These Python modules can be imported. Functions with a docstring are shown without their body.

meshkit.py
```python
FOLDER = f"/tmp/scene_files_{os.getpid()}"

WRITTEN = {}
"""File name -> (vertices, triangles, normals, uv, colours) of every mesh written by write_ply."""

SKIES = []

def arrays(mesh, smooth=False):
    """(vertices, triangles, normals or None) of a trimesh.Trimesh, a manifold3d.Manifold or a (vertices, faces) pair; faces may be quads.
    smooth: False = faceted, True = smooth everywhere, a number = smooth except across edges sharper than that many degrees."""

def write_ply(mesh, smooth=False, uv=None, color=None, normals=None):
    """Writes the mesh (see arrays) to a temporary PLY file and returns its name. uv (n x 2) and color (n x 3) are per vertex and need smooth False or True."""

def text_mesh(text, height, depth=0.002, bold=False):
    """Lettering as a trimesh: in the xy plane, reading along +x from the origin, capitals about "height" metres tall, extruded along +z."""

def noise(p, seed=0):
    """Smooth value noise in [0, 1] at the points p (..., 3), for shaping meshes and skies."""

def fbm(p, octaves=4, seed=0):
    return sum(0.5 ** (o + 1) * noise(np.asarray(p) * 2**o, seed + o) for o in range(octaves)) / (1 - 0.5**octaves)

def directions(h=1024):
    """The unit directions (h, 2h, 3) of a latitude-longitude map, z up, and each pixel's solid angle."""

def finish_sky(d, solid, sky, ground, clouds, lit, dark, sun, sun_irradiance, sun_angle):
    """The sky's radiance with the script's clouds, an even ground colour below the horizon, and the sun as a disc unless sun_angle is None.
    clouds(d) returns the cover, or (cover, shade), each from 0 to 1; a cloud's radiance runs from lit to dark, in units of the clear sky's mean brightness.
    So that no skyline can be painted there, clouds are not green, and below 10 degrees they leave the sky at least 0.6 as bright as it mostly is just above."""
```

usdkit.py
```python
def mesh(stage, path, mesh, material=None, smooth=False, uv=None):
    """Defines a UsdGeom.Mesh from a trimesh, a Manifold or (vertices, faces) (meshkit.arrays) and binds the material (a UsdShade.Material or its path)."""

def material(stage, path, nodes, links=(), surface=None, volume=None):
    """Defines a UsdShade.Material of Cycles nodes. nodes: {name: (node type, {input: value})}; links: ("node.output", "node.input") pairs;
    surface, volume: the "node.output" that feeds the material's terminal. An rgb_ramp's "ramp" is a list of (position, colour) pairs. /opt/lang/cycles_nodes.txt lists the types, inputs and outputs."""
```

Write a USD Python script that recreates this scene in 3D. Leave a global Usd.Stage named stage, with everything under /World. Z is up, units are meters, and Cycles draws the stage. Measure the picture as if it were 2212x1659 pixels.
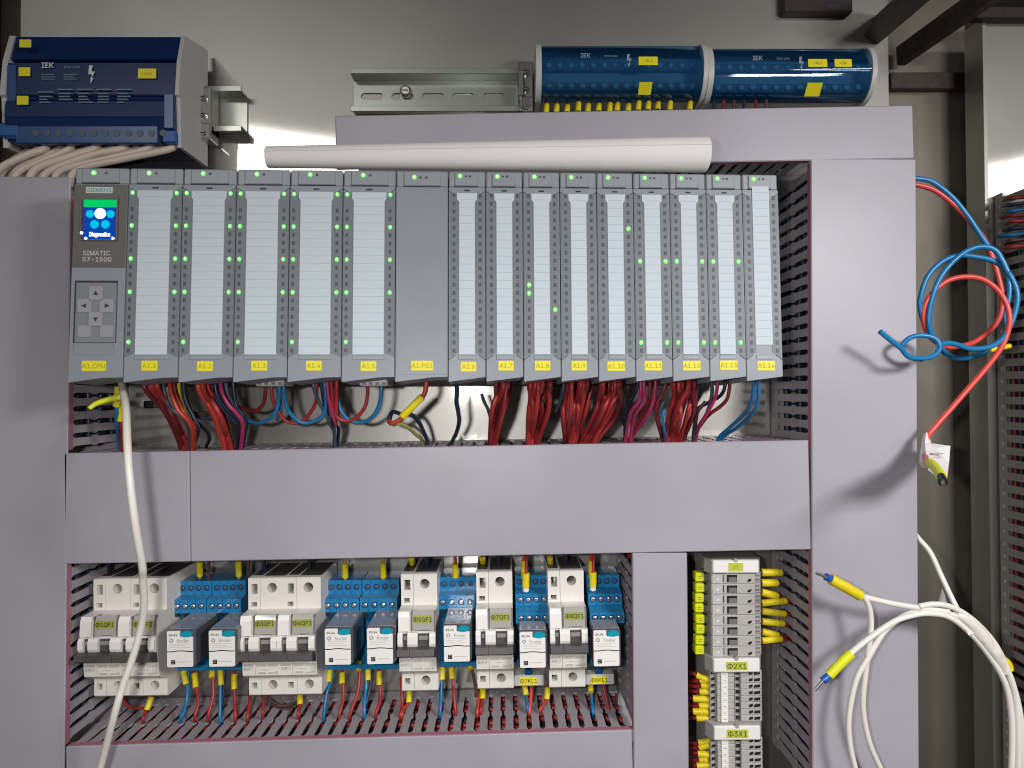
import math, random, sys
import numpy as np, trimesh
from shapely.geometry import Polygon, Point, box as sbox
from shapely import affinity
from scipy.spatial.transform import Rotation
from pxr import Usd, UsdGeom, UsdLux, UsdShade, Gf, Sdf, Vt
import usdkit, meshkit

rnd = random.Random(7)
stage = Usd.Stage.CreateInMemory()
UsdGeom.SetStageUpAxis(stage, UsdGeom.Tokens.z)
UsdGeom.SetStageMetersPerUnit(stage, 1.0)
UsdGeom.Xform.Define(stage, '/World')
UsdGeom.Scope.Define(stage, '/World/Looks')

# ------------------------------------------------------------------ camera
# Panel space, millimetres: x right, v up, w out of the mounting plate towards the viewer; world = (x, -w, v) / 1000.
FOC, CW = 1465.0, 585.0
yaw, pitch, roll = (math.radians(a) for a in (0.63, 0.78, 0.3))
_f = np.array([math.sin(yaw) * math.cos(pitch), math.sin(pitch), -math.cos(yaw) * math.cos(pitch)])
_r0 = np.cross(_f, [0, 1, 0]); _r0 /= np.linalg.norm(_r0)
_u0 = np.cross(_r0, _f)
RI, UP, BK = math.cos(roll) * _r0 - math.sin(roll) * _u0, math.cos(roll) * _u0 + math.sin(roll) * _r0, -_f
EYE = np.array([0, 0, CW])
def wv(p): return np.array([p[0], -p[2], p[1]], float)
cam = UsdGeom.Camera.Define(stage, '/World/camera')
cam.CreateHorizontalApertureAttr(36.0); cam.CreateVerticalApertureAttr(27.0)
cam.CreateFocalLengthAttr(36.0 * FOC / 2212.0)
cam.CreateClippingRangeAttr(Gf.Vec2f(0.02, 20))
cam.CreateExposureAttr(0.06)
cam.CreateFStopAttr(6.0); cam.CreateFocusDistanceAttr(0.51)
_m = np.eye(4)
_m[0, :3], _m[1, :3], _m[2, :3], _m[3, :3] = wv(RI), wv(UP), wv(BK), wv(EYE) / 1000
cam.AddTransformOp().Set(Gf.Matrix4d(*_m.ravel().tolist()))

# ------------------------------------------------------------------ lamps
def rect_lamp(name, pos, target, w, h, power, color):
    """A lamp at pos looking at target, both in panel mm; w, h in mm; power is its radiance."""
    L = UsdLux.RectLight.Define(stage, '/World/' + name)
    L.CreateWidthAttr(w / 1000); L.CreateHeightAttr(h / 1000)
    L.CreateIntensityAttr(power); L.CreateColorAttr(Gf.Vec3f(*color))
    p, t = wv(pos) / 1000, wv(target) / 1000
    b = (p - t) / np.linalg.norm(p - t)
    r = np.cross([0, 0, 1], b); r /= np.linalg.norm(r); u = np.cross(b, r)
    M = np.eye(4); M[0, :3], M[1, :3], M[2, :3], M[3, :3] = r, u, b, p
    L.AddTransformOp().Set(Gf.Matrix4d(*M.ravel().tolist()))
rect_lamp('hand_lamp', (-60, 12, 600), (-60, -900, 0), 24, 24, 1010, (1.0, 0.985, 0.985))
rect_lamp('work_lamp', (480, 215, 720), (330, -1000, 40), 160, 160, 66, (1.0, 0.975, 0.99))
rect_lamp('ceiling_lamp', (1270, 831, 2000), (0, 0, 0), 450, 110, 16, (1.0, 0.97, 0.95))
rect_lamp('ceiling_lamp_end', (1960, 770, 2000), (0, 0, 0), 240, 230, 12, (1.0, 0.97, 0.95))
rect_lamp('ceiling_lamp_far', (-850, 905, 2000), (0, 0, 0), 900, 190, 12, (1.0, 0.99, 0.97))
dome = UsdLux.DomeLight.Define(stage, '/World/room_light')
dm = usdkit.material(stage, '/World/Looks/room_light', {'b': ('background_shader', {'color': (1.0, 0.93, 0.82), 'strength': 0.038})}, [], surface='b.background')
UsdShade.MaterialBindingAPI.Apply(dome.GetPrim()).Bind(dm)

# ------------------------------------------------------------------ materials
MAT = {}
def plain(name, color, rough=0.5, metal=0.0, spec=0.5, var=0.0, scale=300.0, bump=0.0, coat=0.0, bscale=900.0):
    nodes = {'p': ('principled_bsdf', {'base_color': color, 'roughness': rough, 'metallic': metal, 'specular_ior_level': spec, 'coat_weight': coat})}
    links = []
    if var or bump:
        nodes['g'] = ('geometry', {})
    if var:
        nodes['n'] = ('noise_texture', {'scale': scale, 'detail': 4})
        lo, hi = tuple(max(0, c * (1 - var)) for c in color), tuple(c * (1 + var) for c in color)
        nodes['r'] = ('rgb_ramp', {'ramp': [(0.3, lo), (0.7, hi)]})
        links += [('g.position', 'n.vector'), ('n.fac', 'r.fac'), ('r.color', 'p.base_color')]
    if bump:
        nodes['n2'] = ('noise_texture', {'scale': bscale, 'detail': 3})
        nodes['b'] = ('bump', {'strength': bump, 'distance': 0.0004})
        links += [('g.position', 'n2.vector'), ('n2.fac', 'b.height'), ('b.normal', 'p.normal')]
    MAT[name] = usdkit.material(stage, '/World/Looks/' + name, nodes, links, surface='p.BSDF')
def glow(name, color, strength):
    MAT[name] = usdkit.material(stage, '/World/Looks/' + name, {'e': ('emission', {'color': color, 'strength': strength})}, [], surface='e.emission')

def galvanised(name, color, rough, sharp, mix, metal=0.95):
    nodes = {'g': ('geometry', {}), 'n': ('noise_texture', {'scale': 7.0, 'detail': 5}), 'n2': ('noise_texture', {'scale': 260.0, 'detail': 2}),
             'm': ('map_range', {'to_min': sharp - 0.02, 'to_max': sharp + 0.02}),
             'r': ('rgb_ramp', {'ramp': [(0.3, tuple(c * 0.9 for c in color)), (0.7, tuple(min(1, c * 1.06) for c in color))]}),
             'b': ('bump', {'strength': 0.035, 'distance': 0.0004}),
             'p': ('principled_bsdf', {'metallic': metal, 'roughness': rough}), 'q': ('principled_bsdf', {'metallic': 1.0}), 'x': ('mix_closure', {'fac': mix})}
    links = [('g.position', 'n.vector'), ('g.position', 'n2.vector'), ('n.fac', 'm.value'), ('m.result', 'q.roughness'), ('n.fac', 'r.fac'),
             ('r.color', 'p.base_color'), ('r.color', 'q.base_color'), ('n2.fac', 'b.height'), ('b.normal', 'p.normal'), ('p.BSDF', 'x.closure1'), ('q.BSDF', 'x.closure2')]
    MAT[name] = usdkit.material(stage, '/World/Looks/' + name, nodes, links, surface='x.closure')

galvanised('galvanised', (0.46, 0.448, 0.415), 0.44, 0.065, 0.26)
galvanised('rail_steel', (0.40, 0.42, 0.375), 0.42, 0.2, 0.25, 0.75)
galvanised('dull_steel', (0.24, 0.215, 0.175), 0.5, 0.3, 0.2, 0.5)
plain('brown_steel', (0.060, 0.048, 0.040), 0.55, 0.3, var=0.2)
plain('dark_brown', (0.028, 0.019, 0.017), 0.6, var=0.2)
plain('zinc', (0.62, 0.61, 0.58), 0.25, 0.9)
plain('duct', (0.375, 0.36, 0.40), 0.42, var=0.085, scale=9, bump=0.08)
plain('duct_wall', (0.37, 0.34, 0.365), 0.45, var=0.03, scale=30)
plain('far_duct', (0.30, 0.28, 0.255), 0.5)
plain('duct_lip', (0.42, 0.17, 0.225), 0.5)
plain('module_grey', (0.245, 0.268, 0.30), 0.45, bump=0.05, var=0.03, scale=40)
plain('module_band', (0.165, 0.182, 0.20), 0.5)
plain('module_dark', (0.035, 0.036, 0.040), 0.6)
plain('module_header', (0.27, 0.29, 0.31), 0.4)
plain('cpu_dark', (0.105, 0.098, 0.088), 0.42, bump=0.05)
plain('indicator', (0.07, 0.075, 0.08), 0.5)
plain('black', (0.012, 0.012, 0.013), 0.5)
plain('strip_paper', (0.55, 0.62, 0.665), 0.6)
plain('strip_line', (0.42, 0.46, 0.49), 0.7)
plain('paper', (0.80, 0.765, 0.75), 0.7, var=0.02, scale=20)
plain('yellow', (0.80, 0.70, 0.01), 0.5)
plain('yellow_sleeve', (0.74, 0.60, 0.012), 0.42, var=0.08, scale=300)
plain('lime_sleeve', (0.70, 0.75, 0.015), 0.42)
plain('lime_label', (0.50, 0.55, 0.05), 0.5)
plain('olive_label', (0.33, 0.36, 0.05), 0.5)
plain('ink', (0.03, 0.03, 0.02), 0.7)
plain('ink_soft', (0.34, 0.30, 0.02), 0.7)
plain('ink_grey', (0.32, 0.31, 0.30), 0.7)
plain('print_pale', (0.22, 0.28, 0.36), 0.6)
plain('print_white', (0.60, 0.62, 0.66), 0.6)
plain('mint', (0.52, 0.66, 0.60), 0.4)
plain('mint_ink', (0.16, 0.30, 0.27), 0.5)
plain('key_grey', (0.30, 0.305, 0.325), 0.45)
plain('key_pad', (0.205, 0.215, 0.235), 0.5)
plain('white_plastic', (0.76, 0.725, 0.67), 0.38, var=0.02, scale=60)
plain('white_bright', (0.84, 0.81, 0.765), 0.32)
plain('grey_print', (0.50, 0.48, 0.44), 0.5)
plain('window_grey', (0.42, 0.41, 0.37), 0.07, coat=1.0)
plain('handle', (0.075, 0.070, 0.068), 0.38)
plain('handle_light', (0.27, 0.26, 0.25), 0.35)
plain('socket_blue', (0.018, 0.20, 0.42), 0.22, coat=0.3)
plain('socket_deep', (0.006, 0.05, 0.17), 0.3)
plain('relay_body', (0.085, 0.085, 0.10), 0.2, coat=0.4)
plain('relay_top', (0.27, 0.27, 0.295), 0.22, coat=0.4)
plain('teal', (0.005, 0.30, 0.40), 0.3)
plain('terminal_grey', (0.36, 0.345, 0.325), 0.45, var=0.03, scale=80)
plain('terminal_light', (0.44, 0.425, 0.40), 0.45)
plain('terminal_dark', (0.17, 0.16, 0.15), 0.5)
plain('end_plate', (0.50, 0.49, 0.475), 0.45)
plain('blue_body', (0.006, 0.085, 0.30), 0.4)
plain('navy_body', (0.008, 0.024, 0.095), 0.26, coat=0.2)
plain('red_wire', (0.36, 0.028, 0.028), 0.45)
plain('bright_red_wire', (0.72, 0.075, 0.06), 0.36)
plain('dark_red_wire', (0.20, 0.018, 0.022), 0.42)
plain('pink_wire', (0.42, 0.03, 0.12), 0.4)
plain('orange_wire', (0.46, 0.055, 0.03), 0.4)
plain('blue_wire', (0.014, 0.16, 0.36), 0.36)
plain('sky_wire', (0.014, 0.20, 0.45), 0.32)
plain('navy_wire', (0.016, 0.025, 0.055), 0.42)
plain('slate_wire', (0.06, 0.085, 0.12), 0.42)
plain('brown_wire', (0.10, 0.055, 0.05), 0.45)
plain('olive_wire', (0.33, 0.31, 0.09), 0.45)
plain('white_wire', (0.78, 0.745, 0.68), 0.36)
plain('cream_wire', (0.62, 0.53, 0.44), 0.45)
plain('tape', (0.72, 0.68, 0.60), 0.45)
plain('ferrule_blue', (0.01, 0.10, 0.48), 0.35)
glow('led_green', (0.05, 0.80, 0.08), 1.7)
glow('led_core', (0.50, 1.0, 0.36), 1.9)
glow('screen_green', (0.0, 0.62, 0.13), 0.95)
glow('screen_blue', (0.0, 0.075, 0.50), 0.8)
glow('screen_purple', (0.05, 0.05, 0.32), 0.7)
glow('screen_cyan', (0.0, 0.56, 0.84), 0.95)
glow('screen_white', (0.95, 1.0, 1.0), 1.6)
# tinted see-through cover
usdkit.material(stage, '/World/Looks/blue_cover', {
    't': ('transparent_bsdf', {'color': (0.60, 0.82, 0.96)}),
    'p': ('diffuse_bsdf', {'color': (0.010, 0.10, 0.27)}),
    'm': ('mix_closure', {'fac': 0.2}), 'g': ('glossy_bsdf', {'color': (1, 1, 1), 'roughness': 0.05}), 'f': ('fresnel', {'IOR': 1.5}), 'x': ('mix_closure', {})},
    [('t.BSDF', 'm.closure1'), ('p.BSDF', 'm.closure2'), ('m.closure', 'x.closure1'), ('g.BSDF', 'x.closure2'), ('f.fac', 'x.fac')], surface='x.closure')
MAT['blue_cover'] = UsdShade.Material.Get(stage, '/World/Looks/blue_cover')

# ------------------------------------------------------------------ scene helpers
used = {}
def numbered(parent, name):
    d = used.setdefault(parent, {})
    k = d.get(name, 0); d[name] = k + 1
    return name if k == 0 else '%s_%03d' % (name, k)
class T:
    def __init__(s, path, base, frame=None): s.path, s.base, s.frame = path, np.asarray(base, float), frame
def mark(prim, label=None, cat=None, group=None, kind=None):
    for k, x in (('label', label), ('category', cat), ('group', group), ('kind', kind)):
        if x: prim.SetCustomDataByKey(k, x)
def thing(name, label, cat, base=(0, 0, 0), group=None, kind=None, frame=None):
    """An Xform at the thing's base (panel mm); frame maps the builder's own coordinates to panel mm."""
    path = '/World/' + numbered('/World', name)
    base = np.asarray(base, float)
    if frame is not None: base = frame(base[None])[0]
    x = UsdGeom.Xform.Define(stage, path)
    x.AddTranslateOp().Set(Gf.Vec3d(*(wv(base) / 1000).tolist()))
    mark(x.GetPrim(), label, cat, group, kind)
    return T(path, base, frame)
def arr(mesh):
    if hasattr(mesh, 'vertices'): return np.asarray(mesh.vertices, float), np.asarray(mesh.faces)
    return np.asarray(mesh[0], float), np.asarray(mesh[1])
def part(parent, name, mesh, mat, label=None, smooth=False, kind=None):
    v, f = arr(mesh)
    if parent.frame is not None: v = parent.frame(v)
    v = v - parent.base
    v = np.stack([v[:, 0], -v[:, 2], v[:, 1]], 1) / 1000
    path = parent.path + '/' + numbered(parent.path, name)
    m = usdkit.mesh(stage, path, (v, f), MAT[mat], smooth=smooth)
    mark(m.GetPrim(), label, None, None, kind)
    return T(path, parent.base, parent.frame)
def single(name, label, cat, mesh, mat, group=None, kind=None, smooth=False, frame=None):
    v, f = arr(mesh)
    if frame is not None: v = frame(v)
    v = np.stack([v[:, 0], -v[:, 2], v[:, 1]], 1) / 1000
    path = '/World/' + numbered('/World', name)
    m = usdkit.mesh(stage, path, (v, f), MAT[mat], smooth=smooth)
    mark(m.GetPrim(), label, cat, group, kind)
    return T(path, (0, 0, 0))

def at(px, py, w):
    """The point at height w above the plate that stands at this place of the photograph (2212 x 1659 grid)."""
    d = RI * (px - 1106) / FOC - UP * (py - 829.5) / FOC - BK
    return EYE + (w - CW) / d[2] * d
# ------------------------------------------------------------------ mesh helpers (mm)
def J(*ms):
    V, F, n = [], [], 0
    for m in ms:
        for q in (m if isinstance(m, list) else [m]):
            v, f = arr(q); V.append(v); F.append(f + n); n += len(v)
    return np.vstack(V), np.vstack(F)
_BF = np.array([[0, 2, 3], [0, 3, 1], [4, 5, 7], [4, 7, 6], [0, 1, 5], [0, 5, 4], [2, 6, 7], [2, 7, 3], [0, 4, 6], [0, 6, 2], [1, 3, 7], [1, 7, 5]])
def bx(x0, x1, y0, y1, z0, z1):
    x0, x1, y0, y1, z0, z1 = min(x0, x1), max(x0, x1), min(y0, y1), max(y0, y1), min(z0, z1), max(z0, z1)
    v = np.array([[x, y, z] for z in (z0, z1) for y in (y0, y1) for x in (x0, x1)], float)
    return v, _BF.copy()
def hull(pts):
    h = trimesh.convex.convex_hull(np.asarray(pts, float)); return np.array(h.vertices), np.array(h.faces)
def cb(x0, x1, y0, y1, z0, z1, c=0.6):
    """Chamfered box."""
    x0, x1, y0, y1, z0, z1 = min(x0, x1), max(x0, x1), min(y0, y1), max(y0, y1), min(z0, z1), max(z0, z1)
    p = []
    for x, sx in ((x0, 1), (x1, -1)):
        for y, sy in ((y0, 1), (y1, -1)):
            for z, sz in ((z0, 1), (z1, -1)):
                p += [(x + sx * c, y + sy * c, z), (x + sx * c, y, z + sz * c), (x, y + sy * c, z + sz * c)]
    return hull(p)
def ex(poly, z0, z1):
    """A shapely polygon or list of (x, y), extruded along w."""
    if not isinstance(poly, Polygon): poly = Polygon(poly)
    m = trimesh.creation.extrude_polygon(poly, z1 - z0)
    m.apply_translation([0, 0, z0]); return np.array(m.vertices), np.array(m.faces)
def exx(prof, x0, x1):
    """A profile of (v, w) extruded along x."""
    v, f = ex(prof, 0, x1 - x0)
    return np.stack([v[:, 2] + x0, v[:, 0], v[:, 1]], 1), f
def exy(prof, y0, y1):
    """A profile of (x, w) extruded along v."""
    v, f = ex(prof, 0, y1 - y0)
    return np.stack([v[:, 0], v[:, 2] + y0, v[:, 1]], 1), f[:, ::-1]
def cyl(x, y, z0, z1, r, n=16, r2=None):
    a = np.arange(n) * 2 * math.pi / n; r2 = r if r2 is None else r2
    v = np.vstack([np.stack([x + r * np.cos(a), y + r * np.sin(a), np.full(n, z0)], 1), np.stack([x + r2 * np.cos(a), y + r2 * np.sin(a), np.full(n, z1)], 1), [[x, y, z0], [x, y, z1]]])
    f = []
    for i in range(n):
        j = (i + 1) % n
        f += [(i, j, n + j), (i, n + j, n + i), (2 * n, j, i), (2 * n + 1, n + i, n + j)]
    return v, np.array(f)
def ring(x, y, z0, z1, r, ri, n=20):
    return ex(Point(x, y).buffer(r, n // 4).difference(Point(x, y).buffer(ri, n // 4)), z0, z1)
def rrect(x0, x1, y0, y1, r):
    return sbox(min(x0, x1) + r, min(y0, y1) + r, max(x0, x1) - r, max(y0, y1) - r).buffer(r, 3)
def spline(P, k=8):
    P = np.asarray(P, float)
    if len(P) < 3: return np.linspace(P[0], P[-1], k)
    Q = np.vstack([2 * P[0] - P[1], P, 2 * P[-1] - P[-2]]); out = []
    for i in range(1, len(Q) - 2):
        t = np.linspace(0, 1, k, endpoint=False)[:, None]
        a, b, c, d = Q[i - 1:i + 3]
        out.append(0.5 * (2 * b + (c - a) * t + (2 * a - 5 * b + 4 * c - d) * t ** 2 + (3 * b - a - 3 * c + d) * t ** 3))
    return np.vstack(out + [P[-1:]])
def tube(P, r, n=8, k=8, raw=False):
    """A round bar along a smooth line; r a number or one radius for each end."""
    C = np.asarray(P, float) if raw else spline(P, k)
    r = np.linspace(r[0], r[-1], len(C)) if np.ndim(r) and len(r) == 2 else (np.full(len(C), r) if np.ndim(r) == 0 else np.asarray(r))
    tg = np.gradient(C, axis=0); tg /= np.maximum(np.linalg.norm(tg, axis=1, keepdims=True), 1e-9)
    u = np.cross(tg[0], [0.13, 0.37, 0.92]); u /= np.linalg.norm(u); V = []
    a = np.arange(n) * 2 * math.pi / n
    for i in range(len(C)):
        u = u - tg[i] * (u @ tg[i]); u /= np.linalg.norm(u); b = np.cross(tg[i], u)
        V.append(C[i] + r[i] * (np.cos(a)[:, None] * u + np.sin(a)[:, None] * b))
    V = np.vstack(V + [C[:1], C[-1:]]); F = []; m = len(C)
    for i in range(m - 1):
        for j in range(n):
            q = (j + 1) % n
            F += [(i * n + j, i * n + q, (i + 1) * n + q), (i * n + j, (i + 1) * n + q, (i + 1) * n + j)]
    for j in range(n):
        q = (j + 1) % n
        F += [(m * n, q, j), (m * n + 1, (m - 1) * n + j, (m - 1) * n + q)]
    return V, np.array(F)
def pts(*q):
    """Photograph points with heights (px, py, w) as panel points."""
    return [at(*p) for p in q]
_txt = {}
def text(s, h, x, y, z, center=True, bold=False, depth=0.15, ang=0.0, sx=1.0):
    if (s, bold) not in _txt:
        m = meshkit.text_mesh(s, 10.0, 1.0, bold); _txt[s, bold] = np.array(m.vertices), np.array(m.faces)
    v, f = _txt[s, bold]; v = v.copy()
    if center: v[:, 0] -= (v[:, 0].min() + v[:, 0].max()) / 2; v[:, 1] -= (v[:, 1].min() + v[:, 1].max()) / 2
    v[:, :2] *= h / 10; v[:, 0] *= sx; v[:, 2] *= depth
    c, s_ = math.cos(ang), math.sin(ang)
    v[:, :2] = v[:, :2] @ np.array([[c, s_], [-s_, c]])
    return v + [x, y, z], f
def plane_frame(o, ang):
    c, s = math.cos(ang), math.sin(ang); R = np.array([[c, -s, 0], [s, c, 0], [0, 0, 1]])
    o = np.asarray(o, float)
    return lambda v: np.asarray(v, float) @ R.T + o
def ORD(i): return ['first', 'second', 'third', 'fourth', 'fifth', 'sixth', 'seventh', 'eighth', 'ninth', 'tenth', 'eleventh', 'twelfth', 'thirteenth', 'fourteenth'][i]

# ================================================================== the setting
pl = at(45, 40, 0)[0]; pr = at(1919, 160, 0)[0]
single('mounting_plate', 'galvanised steel mounting plate behind all the devices', 'mounting plate', bx(pl, pr, -420, 460, -3, 0), 'galvanised', kind='structure')
p2 = at(2140, 900, 0)[0]; p2t = at(2180, 40, 0)[1]
single('second_mounting_plate', 'galvanised mounting plate of the next cabinet section', 'mounting plate', bx(p2, 700, -420, p2t, -3, 0), 'galvanised', kind='structure')
single('plate_flange', 'folded bright edge of the second plate', 'mounting plate', bx(p2 - 3.2, p2 - 0.2, -420, p2t, -22, 1.5), 'rail_steel', kind='structure')
bl = at(2104, 1500, -45)[0]
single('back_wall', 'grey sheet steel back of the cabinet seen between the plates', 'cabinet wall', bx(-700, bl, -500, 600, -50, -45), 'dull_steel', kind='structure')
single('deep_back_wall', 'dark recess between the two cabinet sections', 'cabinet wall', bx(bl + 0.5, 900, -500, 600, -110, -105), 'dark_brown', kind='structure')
single('unseen_cabinet_roof', 'unseen dark cabinet roof, added to shade the top', 'cabinet wall', bx(-720, 900, 470, 474, -110, 330), 'dark_brown', kind='structure')  # out-of-view roof, put in to shade and darken the upper plate
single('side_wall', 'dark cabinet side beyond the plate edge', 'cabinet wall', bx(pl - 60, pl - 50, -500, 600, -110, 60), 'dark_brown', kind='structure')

def beam(name, label, a, b, w, h, mat, holes=False):
    A, B = at(*a), at(*b); d = (B - A) / np.linalg.norm(B - A)
    s = np.cross(d, [0, 0, 1]); s /= np.linalg.norm(s); n = np.cross(s, d)
    q = [p + i * s * w / 2 + j * n * h / 2 for p in (A, B) for i in (-1, 1) for j in (-1, 1)]
    t = thing(name, label, 'cabinet rail', A)
    part(t, 'bar', hull(q), mat)
    if holes:
        for k in range(7):
            c = A + d * (12 + 24 * k) + n * (h / 2 + 0.1)
            e = [c + d * 3.2 * math.cos(x) + s * 2.2 * math.sin(x) + n * y for x in np.linspace(0, 2 * math.pi, 12, endpoint=False) for y in (0, 0.3)]
            part(t, 'hole', hull(e), 'dark_brown')
    else:
        q = [p + s * (w / 2 + i) + n * (h / 2 + j) for p in (A, B) for i in (-2.4, 0.4) for j in (-2, 0.6)]
        part(t, 'lip', hull(q), 'dull_steel')
beam('cabinet_rail', 'dark brown cabinet rail running up from the plate corner', (1880, 78, -12), (2090, -110, 130), 15, 20, 'brown_steel')
beam('perforated_rail', 'perforated brown cabinet rail with round holes', (1945, 122, -35), (2230, -80, 100), 17, 8, 'brown_steel', True)
a = at(1919, 160, -40); b = at(2130, 195, -40)
single('cross_rail', 'dark horizontal cabinet rail beyond the plate edge', 'cabinet rail', cb(a[0], b[0], b[1], a[1], -44, -36), 'brown_steel')
a = at(2108, 14, 10); b = at(2230, 38, 10)
single('upper_rail', 'dark rail above the second mounting plate', 'cabinet rail', cb(a[0], b[0] + 30, b[1], a[1], 0.5, 10), 'dark_brown')
# dark device at the upper edge
a, b = at(1692, -30, 9), at(1843, 27, 9)
t = thing('dark_device', 'dark device cut off by the top edge of the photo', 'device', (a[0], b[1], 0))
part(t, 'body', cb(a[0], b[0], b[1], a[1], 0.3, 9, 1.5), 'dark_brown')
c, d = at(1786, 10, 9), at(1822, 20, 9)
part(t, 'label_plate', bx(c[0], d[0], d[1], c[1], 9, 9.4), 'module_dark')

# ================================================================== cable ducts
LIDW = 81.0
def duct(label, e0, e1, f0, f1, splits=(), walls=(), w_lid=LIDW, inside='navy_wire', fill_=''):
    """A slotted duct. e0-e1 and f0-f1: where the photograph has the ends of its lid's two long edges (e on the +t side, left of the way e0-e1).
    walls: (side, photograph point where the open stretch starts, where it ends)."""
    E0, E1, F0, F1 = (at(*p, w_lid) for p in (e0, e1, f0, f1))
    O, Q = (E0 + F0) / 2, (E1 + F1) / 2
    L = np.linalg.norm(Q - O); h = (np.linalg.norm(E0 - F0) + np.linalg.norm(E1 - F1)) / 4
    ang = math.atan2(Q[1] - O[1], Q[0] - O[0])
    fr = plane_frame((O[0], O[1], 0), ang)
    t = thing('cable_duct', label, 'cable duct', (0, 0, 0), frame=fr)
    part(t, 'base', bx(0, L, -h + 1.6, h - 1.6, 0.4, 2), 'duct_wall')
    u = (Q - O) / L
    ss = [0] + [(at(*x, w_lid) - O) @ u for x in splits] + [L]
    for a_, b_ in zip(ss[:-1], ss[1:]):
        part(t, 'lid', cb(a_ + (0.2 if a_ else 0), b_ - (0.2 if b_ < L else 0), -h, h, w_lid - 2, w_lid, 0.7), 'duct')
    for side, q0, q1 in walls:
        s0, s1 = (at(*q0, w_lid) - O) @ u, (at(*q1, w_lid) - O) @ u
        y0, y1 = (h - 2.4, h - 0.9) if side > 0 else (-h + 0.9, -h + 2.4)
        wl = part(t, 'slotted_wall', bx(s0, s1, y0, y1, 2, 13), 'duct_wall')
        k = int((s1 - s0) / 10)
        for i in range(k):
            c = s0 + 5 + 10 * i; j = rnd.uniform(-0.15, 0.15)
            pf = [(c - 3.1, 13), (c - 2.95 + j, 41), (c - 4.1 + j, 44), (c - 4.1 + j, 47), (c - 2.95 + j, 50), (c - 2.95 + j, 70), (c - 4.6, 74), (c - 4.6, 77),
                  (c + 4.6, 77), (c + 4.6, 74), (c + 2.95 + j, 70), (c + 2.95 + j, 50), (c + 4.1 + j, 47), (c + 4.1 + j, 44), (c + 2.95 + j, 41), (c + 3.1, 13)]
            part(wl, 'finger', exy(pf, y0, y1), 'duct_wall')
        yh = (y1, y1 + 0.25) if side > 0 else (y0 - 0.25, y0)
        part(wl, 'punch_hole', J(*[bx(s0 + 10 * i + 4.2, s0 + 10 * i + 5.8, *yh, 6.8, 8.4) for i in range(k)]), 'end_plate', kind='stuff')
        if inside:
            g = random.Random(len(label) + side)
            for mt_, ws in ((inside, (10, 26, 42, 58, 70)), ('black', (18, 34, 50, 64))):
                tb = []
                for w_ in ws:
                    n_ = max(3, int((s1 - s0) / 40)); yc = (y0 - 7 if side > 0 else y1 + 7)
                    tb.append(tube([(s0 + 2 + (s1 - s0 - 4) * i / (n_ - 1), yc + (g.uniform(-2, 2) if mt_ == inside else (-4 if side > 0 else 4)), w_ + g.uniform(-4, 4)) for i in range(n_)], 4.6 if mt_ == 'black' else 2.6, 7, 4))
                single('duct_wiring', 'dark and coloured wires filling the inside of the ' + fill_, 'wiring', J(*tb), mt_, kind='stuff', smooth=True, frame=fr)
        yl = (h - 0.85, h - 0.05) if side > 0 else (-h + 0.05, -h + 0.85)
        part(t, 'lid_lip', bx(s0, s1, *yl, w_lid - 6.5, w_lid - 2.1), 'duct_lip')
    return fr, L, h

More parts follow.
